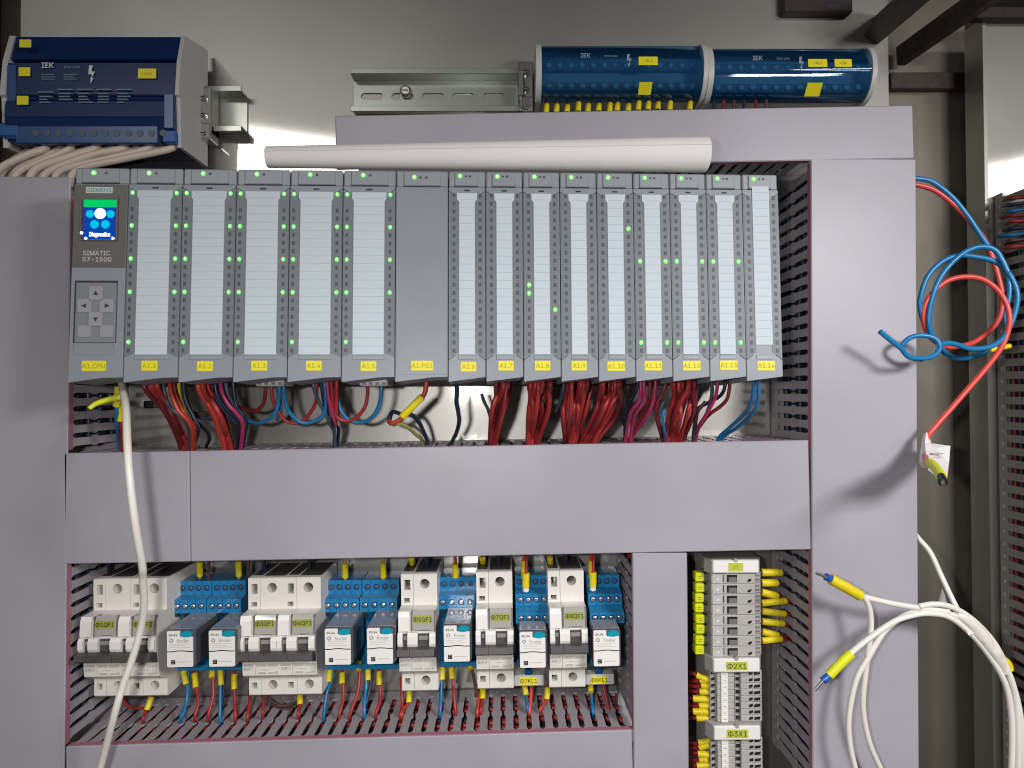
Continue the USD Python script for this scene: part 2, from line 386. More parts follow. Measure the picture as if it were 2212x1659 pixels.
duct('wide grey vertical cable duct at the edge of the photo beside the controller module', (-97, 1720), (-84, 383), (135, 1720), (154, 379),
     walls=[(-1, (136, 1612), (141, 1218)), (-1, (143, 972), (152, 420))], inside='navy_wire', fill_='duct beside the controller')
duct('short-sided grey cable duct lid along the top under the blue distribution blocks', (722, 250), (1970, 227), (728, 366), (1977, 342), walls=[(-1, (1400, 352), (1752, 345))], inside='navy_wire', fill_='top duct')
MIDF = duct('wide grey horizontal cable duct across the middle with a seam in its lid', (138, 979), (1749, 951), (140, 1219), (1750, 1187), splits=[(410, 1090)],
     walls=[(1, (140, 979), (1749, 951)), (-1, (141, 1219), (1366, 1195))], inside='dark_red_wire', fill_='middle duct')
duct('wide grey vertical cable duct beside the loose wires, on the far side of the modules', (1757, 1720), (1751, 344.4), (1985, 1720), (1980, 341.4),
     walls=[(1, (1757, 1720), (1751, 350))], inside='navy_wire', fill_='tall duct beside the loose wires')
duct('narrow grey vertical cable duct between the breakers and the terminal strip', (1370, 1720), (1366, 1196), (1488, 1720), (1485, 1194),
     walls=[(1, (1369, 1580), (1366, 1200))], inside='dark_red_wire', fill_='narrow vertical duct')
duct('grey horizontal cable duct at the bottom under the circuit breakers', (143, 1614), (1368, 1577), (143, 1850), (1368, 1813), walls=[(1, (143, 1614), (1368, 1577))], inside='red_wire', fill_='bottom duct')
# duct on the second plate: only its slotted wall and lid edge come into the frame's side
fq = plane_frame((at(2151, 900, 0)[0] + 40, -420, 0), math.pi / 2)
t = thing('cable_duct', 'slotted cable duct on the second plate at the far edge of the photo', 'cable duct', (0, 0, 0), frame=fq)
part(t, 'base', bx(0, 590, -38, 38, 0.4, 2), 'far_duct')
part(t, 'lid', cb(0, 590, -40, 40, 79, 81, 0.7), 'duct')
wl = part(t, 'slotted_wall', bx(0, 590, 37.6, 39.1, 2, 10), 'far_duct')
for i in range(55):
    c = 5 + 10.7 * i
    pf = [(c - 3.2, 10), (c - 3.0, 41), (c - 4.4, 44), (c - 4.4, 47), (c - 3.0, 50), (c - 3.0, 77), (c + 3.0, 77), (c + 3.0, 50), (c + 4.4, 47), (c + 4.4, 44), (c + 3.0, 41), (c + 3.2, 10)]
    part(wl, 'finger', exy(pf, 37.6, 39.1), 'far_duct')
part(wl, 'punch_hole', J(*[bx(10.7 * i - 1.4, 10.7 * i + 1.6, 39.1, 39.35, 5.8, 7.6) for i in range(1, 55)]), 'end_plate', kind='stuff')

# ================================================================== module row
_rot = Rotation.from_rotvec([-4.43311677e-02, 2.89052765e-02, -1.68876831e-03]).as_matrix()
_o = np.array([-282.097644, 8.42550008, 144.123430])
MH = 141.8
modf = lambda v: np.asarray(v, float) @ _rot.T + _o
def ml(px, py):
    """Row coordinates (u, v) of a photograph point on the modules' front plane."""
    d = RI * (px - 1106) / FOC - UP * (py - 829.5) / FOC - BK
    n = _rot[:, 2]; k = ((_o - EYE) @ n) / (d @ n)
    q = (EYE + k * d - _o) @ _rot
    return q[0], q[1]
def row_v(px, py): return ml(px, py)[1]
# mounting rail of the module row
part(thing('module_rail', 'dark profile rail that carries the row of grey modules', 'mounting rail', (0, 60, -141), frame=modf), 'profile', cb(-3, 478, 55, 118, -141, -128, 1), 'dull_steel')

def led(t, u, v, w=2.0, h=2.5, z=0.5):
    w, h = w * 1.28, h * 1.22
    def dome_(a, z0, z1): return hull([(u + w * a * q * math.cos(x), v + h * a * q * math.sin(x), z_) for x in np.linspace(0, 2 * math.pi, 12, endpoint=False) for q, z_ in ((1, z0), (0.8, z1))])
    p = part(t, 'led', dome_(0.5, z - 0.4, z + 0.25), 'led_green')
    part(p, 'led_core', dome_(0.34, z, z + 0.42), 'led_core')
def sticker(t, s, px, py, hw, hh, z=0.0, mat='yellow', ink='ink_soft', h=3.0, sx=1.0):
    u, v = ml(px, py)
    p = part(t, 'marker_label', ex(rrect(u - hw, u + hw, v - hh, v + hh, 0.5), z, z + 0.3), mat)
    part(p, 'lettering', text(s, h, u, v, z + 0.3, depth=0.12, sx=sx), ink)

def shell(t, L, R, cut):
    """Housing, front door with the slanting lower edge, header."""
    part(t, 'housing', cb(L + 0.5, R - 0.5, 6, MH, -127, -6, 0.6), 'module_grey')
    s = L + (R - L) * cut
    door = [(L + 0.35, 0), (s, 3.0), (R - 0.35, 3.2), (R - 0.35, MH - 11.2), (L + 0.35, MH - 11.2)]
    part(t, 'front_door', ex(door, -34, 0), 'module_grey')
    part(t, 'header', cb(L + 0.35, R - 0.35, MH - 11.0, MH, -30, -0.4, 0.8), 'module_header')
    part(t, 'underside', bx(L + 1, R - 1, 3.5, 6, -118, -36), 'module_dark')  # dark colour carries the shade below the module

def signal_module(i, L, R, name, lbl, lit_l, lit_r, mark_at, label, group, dy=0.0, ears=True):
    W = R - L; wide = W > 30
    t = thing('wide_signal_module' if wide else 'narrow_signal_module', label, 'signal module', (L, 0, -127), group, frame=modf)
    shell(t, L, R, 0.72 if wide else 0.97)
    hp = (L + 5.6, R - 5.2) if wide else (L + 4.4, R - 5.2)
    part(t, 'header_panel', cb(*hp, MH - 10.2, MH - 0.8, -0.6, 0.6, 0.4), 'module_header')
    part(t, 'header_groove', bx(hp[0] - 0.3, hp[1] + 0.3, MH - 10.75, MH - 10.1, -0.3, 0.12), 'module_dark')
    uL = L + (13.4 if wide else 7.9)
    led(t, uL, MH - 3.6, 2.6, 2.9, 0.7)
    for du, dr in (((4.6, 0.9),) if wide else ((3.9, 0.7), (6.6, 0.85))):
        part(t, 'status_lamp', cyl(uL + du, MH - 3.7, 0.5, 0.85, dr, 10), 'indicator')
    c = (L + R) / 2
    part(t, 'latch_slot', cb(c - (2.1 if wide else 1.8), c + (2.1 if wide else 1.8), MH - 13.7, MH - 12.7, -0.3, 0.25, 0.2), 'black')
    # indicator bands and the paper strip
    yb, yt = 19.2, MH - 13.6
    si, so, sb = ((7.3, 6.2, 0.5) if wide else (7.2, 5.8, 0.8))
    for sgn, e in ((1, L), (-1, R)):
        pf = [(e + sgn * sb, yb - 3), (e + sgn * (si - 0.2), yb), (e + sgn * (si - 0.2), yt - 6), (e + sgn * (so - 1.6), yt - 1.5), (e + sgn * sb, yt - 1.5)]
        part(t, 'indicator_band', ex(Polygon(pf).buffer(0), 0, 0.25), 'module_band')
    ys0, ys1 = 18.0 + dy, MH - 15.2 + dy
    if ears:
        st = [(L + si, ys0), (R - si, ys0), (R - si, ys1 - 6), (R - so, ys1 - 4.2), (R - so, ys1), (L + so, ys1), (L + so, ys1 - 4.2), (L + si, ys1 - 6)]
    else:
        st = [(L + si - 0.6, ys0), (R - si + 0.4, ys0), (R - si + 0.4, ys1), (L + si - 0.6, ys1)]
    sp = part(t, 'label_strip', ex(st, 0.1, 0.7), 'strip_paper')
    v0, v1 = row_v(300, 757.0), row_v(300, 416.5)
    pit = (v1 - v0) / 19
    part(sp, 'ruled_line', J(*[bx(L + si + 0.1, R - si - 0.1, v1 - (k + .5) * pit + dy - 0.16, v1 - (k + .5) * pit + dy + 0.16, 0.5, 0.74) for k in range(19)]), 'strip_line', kind='stuff')
    if not wide: v0, v1 = row_v(1300, 757.5), row_v(1300, 425.0)
    pit = (v1 - v0) / 19
    for col, lit in ((L + (2.9 if wide else 3.9), lit_l), (R - (3.6 if wide else 3.7), lit_r)):
        for k in range(20):
            v = v1 - k * pit
            if k in lit: led(t, col, v, 2.15 if wide else 2.35, 2.6 if wide else 2.9)
            elif k != 1 or not wide:
                part(t, 'indicator', cb(col - (0.85 if wide else 0.95), col + (0.85 if wide else 0.95), v - 1.35, v + 1.35, 0.1, 0.42, 0.25), 'indicator')
    part(t, 'strip_lip', cb(L + si - 0.4, R - si + 0.4, 14.6, 17.6, -0.3, 0.5, 0.35), 'module_header')
    if not wide:
        for sgn, e in ((1, L), (-1, R)):
            part(t, 'door_seam', ex([(e + sgn * 0.4, 14.2), (e + sgn * 4.6, 17.2), (e + sgn * 4.6, 17.8), (e + sgn * 0.4, 14.9)], 0, 0.12), 'module_dark')
            part(t, 'door_seam', ex([(e + sgn * 0.4, MH - 13.6), (e + sgn * 4.0, MH - 15.6), (e + sgn * 4.0, MH - 16.1), (e + sgn * 0.4, MH - 14.2)], 0, 0.12), 'module_dark')
    else:
        for sgn, e in ((1, L), (-1, R)):
            part(t, 'door_seam', ex([(e + sgn * 0.4, MH - 12.6), (e + sgn * 4.2, MH - 15.3), (e + sgn * 4.2, MH - 15.9), (e + sgn * 0.4, MH - 13.2)], 0, 0.12), 'module_dark')
    sticker(t, lbl, *mark_at, 5.1 if len(lbl) < 5 else 5.9, 3.2, 0.0, h=2.9)
    return t

wide_marks = [(323, 790), (443, 791), (560, 790), (678, 790), (796, 791)]
for i in range(5):
    signal_module(i, 35 * (i + 1), 35 * (i + 2), '', 'A1.%d' % (i + 1), {0, 4, 8, 12, 18}, {0, 4, 8, 12}, wide_marks[i],
                  'wide grey signal module tagged A1.%d, %s' % (i + 1, ['next to the controller module', 'second from the controller module', 'middle one of the five wide ones', 'fourth from the controller module', 'next to the plain power module'][i]), 'wide signal modules beside the controller')
nar_marks = [(1012, 792), (1093, 790), (1172, 790), (1251, 790), (1331, 791), (1411, 790), (1494, 790), (1574, 789), (1655, 790)]
lits = {8: ({11, 12}, {14}), 10: (set(), {4}), 11: ({8, 18}, {8, 18}), 12: ({8, 18}, {8, 18}), 13: ({8, 18}, {8, 18})}
for i in range(9):
    n = 6 + i
    l, r = lits.get(n, (set(), set()))
    pos = ['next to the power module', 'second after the power module', 'third after the power module', 'fourth after the power module', 'fifth after the power module', 'with four lights, first such', 'with four lights, second such', 'with four lights, third such', 'its white strip pulled up'][i]
    say = 'grey narrow signal module tagged A1.%d, %s' % (n, pos)
    signal_module(i, 245 + 25 * i, 270 + 25 * i, '', 'A1.%d' % n, l, r, nar_marks[i], say, 'narrow signal modules', dy=6.4 if n == 14 else 0.0, ears=n != 14)
# power supply module
t = thing('power_module', 'plain grey power module without a strip, yellow tag A1.PS1', 'power module', (210, 0, -127), frame=modf)
shell(t, 210, 245, 0.72)
part(t, 'front_plate', cb(210.5, 244.5, 4.5, MH - 11.4, -2, 0.2, 0.5), 'module_grey')
part(t, 'header_panel', cb(215.4, 239.6, MH - 10.4, MH - 0.8, -0.6, 0.6, 0.4), 'module_header')
part(t, 'header_groove', bx(215.1, 239.9, MH - 10.9, MH - 10.3, -0.3, 0.12), 'module_dark')
led(t, 222.3, MH - 4.6, 2.6, 2.9, 0.7)
for u in (226.4, 230.4): part(t, 'status_lamp', cyl(u, MH - 4.8, 0.5, 0.85, 0.85, 10), 'indicator')
sticker(t, 'A1.PS1', 912, 790, 7.2, 3.2, 0.2, h=2.9)
# controller
t = thing('controller_module', 'controller module with lit colour display and arrow keys, yellow tag A1.CPU', 'controller', (0, 0, -127), frame=modf)
shell(t, 0, 35, 0.62)
part(t, 'header_panel', cb(5.2, 28.8, MH - 10.2, MH - 0.8, -0.6, 0.6, 0.4), 'module_header')
part(t, 'header_groove', bx(4.9, 29.1, MH - 10.75, MH - 10.1, -0.3, 0.12), 'module_dark')
u, v = ml(204, 374); led(t, u, v, 2.9, 2.9, 0.7)
part(t, 'status_lamp', cyl(u + 8, v, 0.5, 0.85, 0.9, 10), 'indicator')
va, vb = row_v(205, 578), row_v(205, 399)
dk = part(t, 'display_panel', cb(0.45, 34.55, va, vb, -1, 0.35, 0.3), 'cpu_dark')
def mlr(x0, y0, x1, y1):
    a, b = ml(x0, y0), ml(x1, y1); return a[0], b[0], b[1], a[1]
r = mlr(187, 404.5, 244, 418); pl_ = part(t, 'name_plate', bx(*r, 0.3, 0.6), 'mint')
part(pl_, 'lettering', text('SIEMENS', 2.4, (r[0] + r[1]) / 2, (r[2] + r[3]) / 2, 0.6, bold=True, depth=0.1, sx=1.05), 'mint_ink')
r = mlr(176.5, 424, 255, 521)
fr_ = part(t, 'display_frame', ex(rrect(*r, 1.2).difference(rrect(r[0] + 1.0, r[1] - 1.0, r[2] + 1.0, r[3] - 2.6, 0.8)), 0.3, 1.3), 'cpu_dark')
r = mlr(180.5, 430.5, 253, 518.5)
dsp = part(t, 'display', bx(*r, 0.3, 0.7), 'screen_purple')
w_, h_ = r[1] - r[0], r[3] - r[2]
def scr(x, y): return r[0] + x * w_, r[3] - y * h_
a, b = scr(0.10, 0.22), scr(0.9, 0.80)
part(dsp, 'blue_field', bx(a[0], b[0], b[1], a[1], 0.7, 0.8), 'screen_blue')
a, b = scr(0.04, 0.78), scr(0.96, 0.99); part(dsp, 'bottom_bar', bx(a[0], b[0], b[1], a[1], 0.7, 0.85), 'screen_blue')
a, b = scr(0.03, 0.02), scr(0.99, 0.20); part(dsp, 'status_bar', ex(rrect(a[0], b[0], b[1], a[1], 0.5), 0.7, 0.9), 'screen_green')
for x, y, q in ((0.22, 0.37, 2.55), (0.81, 0.37, 2.6), (0.36, 0.625, 2.75), (0.67, 0.625, 2.75)):
    a = scr(x, y); ic = part(dsp, 'menu_icon', cyl(*a, 0.7, 1.0, q, 24), 'screen_cyan')
a = scr(0.515, 0.36); part(dsp, 'selected_icon', cyl(*a, 0.7, 1.1, 3.55, 28), 'screen_white')
a = scr(0.52, 0.885); part(dsp, 'lettering', text('Diagnostics', 2.7, a[0], a[1], 0.85, bold=True, depth=0.2, sx=0.66), 'screen_white')
for (px, py) in ((178.5, 504), (187.5, 516), (246, 516)):
    a = ml(px, py); part(dsp, 'corner_glint', cyl(*a, 0.7, 1.5, 0.9, 12), 'screen_white')  # highlights at the frame corners, set in as small glowing discs
a = ml(209.5, 547); part(t, 'lettering', text('SIMATIC', 2.9, *a, 0.35, depth=0.1), 'print_white')
a = ml(210, 560.5); part(t, 'lettering', text('S7-1500', 2.9, *a, 0.35, depth=0.1, sx=1.05), 'print_white')
r = mlr(162, 606, 251, 741)
part(t, 'key_recess_rim', ex(sbox(r[0], r[2], r[1], r[3]).difference(sbox(r[0] + 1.2, r[2] + 0.4, r[1] - 0.5, r[3] - 1.5)), 0.0, 0.15), 'module_dark')
part(t, 'key_pad', bx(r[0] + 1.2, r[1] - 0.5, r[2] + 0.4, r[3] - 1.5, 0.0, 0.3), 'key_pad')
def key(px, py, hw, hh, rot):
    u, v = ml(px, py); k = part(t, 'arrow_key', ex(rrect(u - hw, u + hw, v - hh, v + hh, 1.0), 0.3, 1.2), 'key_grey')
    tri = np.array([[0, 1.9], [-1.55, -1.0], [1.55, -1.0]]); c, s_ = math.cos(rot), math.sin(rot)
    part(k, 'arrow', ex((tri @ np.array([[c, s_], [-s_, c]]) + [u, v]).tolist(), 1.2, 1.35), 'module_dark')
key(209, 634.5, 4.4, 4.6, 0); key(184.5, 661, 4.6, 4.4, math.pi / 2); key(232, 661, 4.6, 4.4, -math.pi / 2); key(208.5, 689.5, 4.4, 4.6, math.pi)
for px, py in ((184, 716), (232, 716)):
    u, v = ml(px, py); k = part(t, 'menu_key', ex(rrect(u - 4.2, u + 4.2, v - 3.8, v + 3.8, 0.8), 0.3, 1.0), 'key_grey')
    part(k, 'symbol', bx(u - 2.6, u + 1.6, v - 1.3, v + 1.5, 1.0, 1.1), 'ink_grey')
r = mlr(161, 742, 247, 767); part(t, 'cover_lip', hull([(r[0] + 0.6, r[3], 0), (r[1] - 0.6, r[3], 0), (r[0], r[2], 0), (r[1], r[2], 0), (r[0] + 0.6, r[3], 1.6), (r[1] - 0.6, r[3], 1.6), (r[0], r[2], 0.3), (r[1], r[2], 0.3)]), 'module_header')
sticker(t, 'A1.CPU', 203, 790.5, 7.6, 3.3, 0.0, h=2.9)

# rolled sheet of paper lying on the modules
a, b = at(578, 340, 126), at(1524, 335, 126)
ax = (b - a) / np.linalg.norm(b - a); ln = np.linalg.norm(b - a); up_ = np.cross([0, 0, 1], ax); up_ /= np.linalg.norm(up_); fw = np.cross(ax, up_)
V, F = [], []; na, nb = 40, 64
for j in range(na):
    s_ = j / (na - 1); R0 = 7.0 + (11.9 - 7.0) * s_
    for k in range(nb):
        th = -0.9 + 2 * math.pi * 1.35 * k / (nb - 1); rr = R0 * (1 + 0.012 * math.sin(3 * th)) + 0.5 * (k / (nb - 1)) - 0.35
        V.append(a + ax * (ln * s_ + 0.9 * math.sin(th) * s_) + rr * (math.cos(th) * up_ + math.sin(th) * fw))
for j in range(na - 1):
    for k in range(nb - 1):
        q = j * nb + k; F += [(q, q + 1, q + nb + 1), (q, q + nb + 1, q + nb)]
V = np.array(V); n0 = len(V)
Cn = np.repeat(a + np.outer(np.linspace(0, ln, na), ax), nb, 0)
V2 = V - 0.25 * (V - Cn) / np.linalg.norm(V - Cn, axis=1, keepdims=True)
F = F + [(x[2] + n0, x[1] + n0, x[0] + n0) for x in F]
single('paper_roll', 'rolled white sheet of paper lying on top of the modules', 'paper roll', (np.vstack([V, V2]), np.array(F)), 'paper', smooth=True)

# ================================================================== things on the upper plate
def px_box(x0, y0, x1, y1, w):
    a, b = at(x0, y0, w), at(x1, y1, w); return a[0], b[0], b[1], a[1]
def din_rail(name, label, x0, x1, ytop, ybot, slots=0, screw=None, w=15, ang=0.0):
    x_0, x_1, v0, v1 = px_box(x0, ytop, x1, ybot, w)
    t = thing(name, label, 'mounting rail', (x_0, v0, 0))
    for nm, a_, b_, s_ in (('upper_flange', v1, v1 - 4.6, -1), ('lower_flange', v0, v0 + 4.6, 1)):
        part(t, nm, cb(x_0, x_1, a_, b_, w - 1.2, w, 0.3), 'rail_steel')
        e = b_ ; part(t, 'web_wall', bx(x_0, x_1, e - 0.6 - (0.6 if s_ > 0 else 0) + (0.6 if s_ < 0 else 0), e + 0.6 - (0.6 if s_ > 0 else 0) + (0.6 if s_ < 0 else 0), 1.5, w - 1.25), 'rail_steel')
    web = sbox(x_0, v0 + 4.7, x_1, v1 - 4.7); L = x_1 - x_0; c = (v0 + v1) / 2
    for k in range(slots):
        cx = x_0 + 15.5 + 26.2 * k
        web = web.difference(sbox(cx - 6.5, c - 3.1, cx + 6.5, c + 3.1).buffer(0).union(Point(cx - 6.5, c).buffer(3.1)).union(Point(cx + 6.5, c).buffer(3.1)))
    part(t, 'web', ex(web, 0.8, 1.8), 'rail_steel')
    if screw:
        a = at(*screw, 5)
        sc = part(t, 'screw', hull(np.vstack([cyl(a[0], a[1], 1.8, 4.5, 5.0, 18)[0], cyl(a[0], a[1], 4.5, 6.2, 3.2, 18)[0]])), 'zinc', smooth=30)
        part(sc, 'drive', bx(a[0] - 2.4, a[0] + 2.4, a[1] - 0.5, a[1] + 0.5, 6.1, 6.3), 'black')
    return t
def clamp(label, x0, y0, x1, y1, w):
    x_0, x_1, v0, v1 = px_box(x0, y0, x1, y1, w); t = thing('rail_clamp', label, 'end clamp', (x_0, v0, 0)); H = v1 - v0; c = (x_0 + x_1) / 2; W = x_1 - x_0
    part(t, 'bracket', J(cb(x_0, x_1, v0 + 0.12 * H, v1, 3, w - 4, 0.8), cb(x_0 + 0.2 * W, x_1, v0, v0 + 0.3 * H, 3, w - 1, 0.8)), 'zinc')
    part(t, 'tab', cb(x_0 - 0.5, x_0 + 0.35 * W, v0 + 0.3 * H, v1 - 0.2 * H, 3, w, 0.5), 'rail_steel')
    for q, r in ((0.78, 0.24), (0.46, 0.2), (0.1, 0.26)):
        sc = part(t, 'screw', hull(np.vstack([cyl(c, v0 + q * H, w - 5, w - 1.5, r * W, 14)[0], cyl(c, v0 + q * H, w - 1.5, w + 0.3, r * W * 0.6, 14)[0]])), 'zinc', smooth=30)
        part(sc, 'drive', bx(c - r * W * 0.5, c + r * W * 0.5, v0 + q * H - 0.4, v0 + q * H + 0.4, w + 0.2, w + 0.45), 'black')
din_rail('mounting_rail', 'slotted steel mounting rail with one screw, empty, above the paper roll', 757, 1142, 147, 240, 5, (876, 196))
din_rail('mounting_rail', 'short steel rail stub sticking out beside the big blue block', 440, 521, 185, 283)
clamp('metal end clamp with screws holding the big blue block', 424, 184, 452, 298, 22)
clamp('metal end clamp between the empty rail and the blue distribution blocks', 1120, 128, 1152, 241, 22)

BOLT = [(0.1, 1.0), (0.62, 1.0), (0.45, 0.62), (0.95, 0.62), (0.5, 0.2), (0.75, 0.22), (0.35, -0.15), (0.3, 0.22), (0.45, 0.22), (0.55, 0.44), (0.02, 0.44)]
def bolt(x, y, w_, h_, z): return ex(Polygon([(x + a * w_, y + b * h_) for a, b in BOLT]).buffer(0), z, z + 0.15)
def yl(t, x0, y0, x1, y1, w, s='', h=2.2, z=0.0):
    r = px_box(x0, y0, x1, y1, w)
    p = part(t, 'marker_label', ex(rrect(*r, 0.4), w + z, w + z + 0.35), 'yellow')
    if s: part(p, 'lettering', text(s, h, (r[0] + r[1]) / 2, (r[2] + r[3]) / 2, w + z + 0.35, depth=0.1), 'ink_soft')

# big blue distribution block
wd = 58
xa, xb = at(14, 200, wd)[0], at(379, 200, wd)[0]
t = thing('distribution_block', 'big dark blue distribution block with white side plate above the controller', 'distribution block', (xa, at(200, 320, wd)[1], 0))
V_ = lambda y, w: at(200, y, w)[1]
prof = [(V_(80, wd - 10), wd - 10), (V_(128, wd - 4), wd - 4), (V_(131, wd - 4), wd - 8), (V_(134, wd), wd - 1.5), (V_(204, wd), wd), (V_(207, wd), wd - 2.5), (V_(262, wd + 2), wd + 2), (V_(306, wd - 2), wd - 2), (V_(313, wd - 8), wd - 8)]
prof2 = prof + [(V_(313, wd - 8), 14), (V_(80, wd - 10), 14)]
part(t, 'cover', exx(prof2, xa, xb), 'navy_body')
ep = [(V_(76, wd - 8), wd - 9), (V_(128, wd), wd - 2), (V_(206, wd), wd + 1.2), (V_(210, wd), wd - 1), (V_(316, wd), wd - 3), (V_(352, 18), 8), (V_(96, 18), 8)]
part(t, 'side_plate', exx(ep, xb + 0.1, xb + 3.2), 'end_plate'); part(t, 'side_plate', exx(ep, xa - 4.5, xa - 0.1), 'end_plate')
r = px_box(352, 282, 381, 309, wd); part(t, 'foot_block', cb(*r, wd - 6, wd + 1.2, 1), 'blue_body')
r = px_box(0, 266, 42, 296, wd); part(t, 'foot_block', cb(r[0], r[1], r[2], r[3], wd - 6, wd + 1.2, 1), 'blue_body')
r = px_box(22, 212, 378, 262, wd); part(t, 'lower_ridge', hull([(x, y, z) for x in (xa, xb + 0.05) for y, z in ((r[3], wd - 2), (r[2], wd - 1), (r[3] - 3, wd + 1.0), (r[2] + 3, wd + 2.2))]), 'navy_body')
part(t, 'clear_band', cb(xa + 0.4, xa + 7, V_(300, wd), V_(140, wd), wd - 6, wd + 0.3, 0.4), 'socket_deep')
part(t, 'clear_band', cb(xa + 7.2, xb - 13, V_(311, wd), V_(268, wd), wd - 3, wd + 1.0, 0.8), 'socket_deep')
part(t, 'clear_band', cb(xb - 8, xb - 0.2, V_(280, wd), V_(205, wd), wd - 4, wd + 2.4, 0.6), 'socket_deep')
for (x0, y0, x1, y1) in ((43, 86, 68, 103), (41.5, 146, 66, 165), (39.5, 209, 64, 228)): yl(t, x0, y0, x1, y1, wd + 1.5 if y0 > 200 else wd, z=1.2 if y0 > 200 else 0.2)
yl(t, 299, 149, 338, 170, wd, '+24V', 2.4, z=0.3)
a = at(103, 141, wd); part(t, 'lettering', text('IEK', 4.0, a[0], a[1], wd + 0.1, bold=True, depth=0.1), 'print_white')
a = at(156, 145, wd); part(t, 'lettering', text('IP20 125A', 1.7, a[0], a[1], wd + 0.1, depth=0.1), 'print_pale')
a = at(191, 176, wd); part(t, 'warning_bolt', bolt(a[0], a[1], 5.4, 12.5, wd + 0.1), 'print_white')
pr_ = []
for (x0, y0, x1, y1, n) in ((90, 161, 122, 175, 3), (138, 161, 168, 175, 3)):
    r = px_box(x0, y0, x1, y1, wd); pr_ += [bx(r[0], r[1] - rnd.uniform(0, 3), r[3] - k * 1.7 - 0.5, r[3] - k * 1.7, wd, wd + 0.16) for k in range(n)]
r = px_box(85, 192, 295, 228, wd)
for k in range(5): pr_.append(bx(r[0] + k * (r[1] - r[0]) / 5, r[0] + (k + 0.78) * (r[1] - r[0]) / 5, r[3] - 1.6 - (k == 0) * 2, r[3] - 0.9 - (k == 0) * 2, wd, wd + 2.0))
for j in range(4):
    for k in range(5):
        if rnd.random() < 0.85: pr_.append(bx(r[0] + (k + 0.1) * (r[1] - r[0]) / 5, r[0] + (k + rnd.uniform(0.4, 0.85)) * (r[1] - r[0]) / 5, r[2] + 1.2 + j * 2.3, r[2] + 1.9 + j * 2.3, wd + 1, wd + 2.5))
part(t, 'printing', J(pr_), 'print_pale', kind='stuff')
for k in range(12):
    a = at(78 + 25 * k, 288, wd + 0.6); part(t, 'terminal_screw', cyl(a[0], a[1], wd - 4, wd + 1.4, 2.6, 10), 'slate_wire')
for k in range(18):
    xt = 62 + 18.3 * k + rnd.uniform(-5, 5); xo = 0.60 * xt - 62 + rnd.uniform(-12, 12); dz = 7 * (k % 3) - 6
    single('cream_wire', 'thick cream wire curving from under the big blue block', 'wire', tube(pts((xt + 3, 300, 38), (xt, 320, 44 + dz), (0.55 * xt + 0.45 * xo + 8, 338 + rnd.uniform(-4, 4), 50 + dz), (xo + 14, 368 + rnd.uniform(-4, 3), 54 + dz), (xo - 8, 404, 55 + dz)), 2.75 * rnd.uniform(0.9, 1.1), 9), 'cream_wire', group='cream wires under the big blue block', smooth=True)

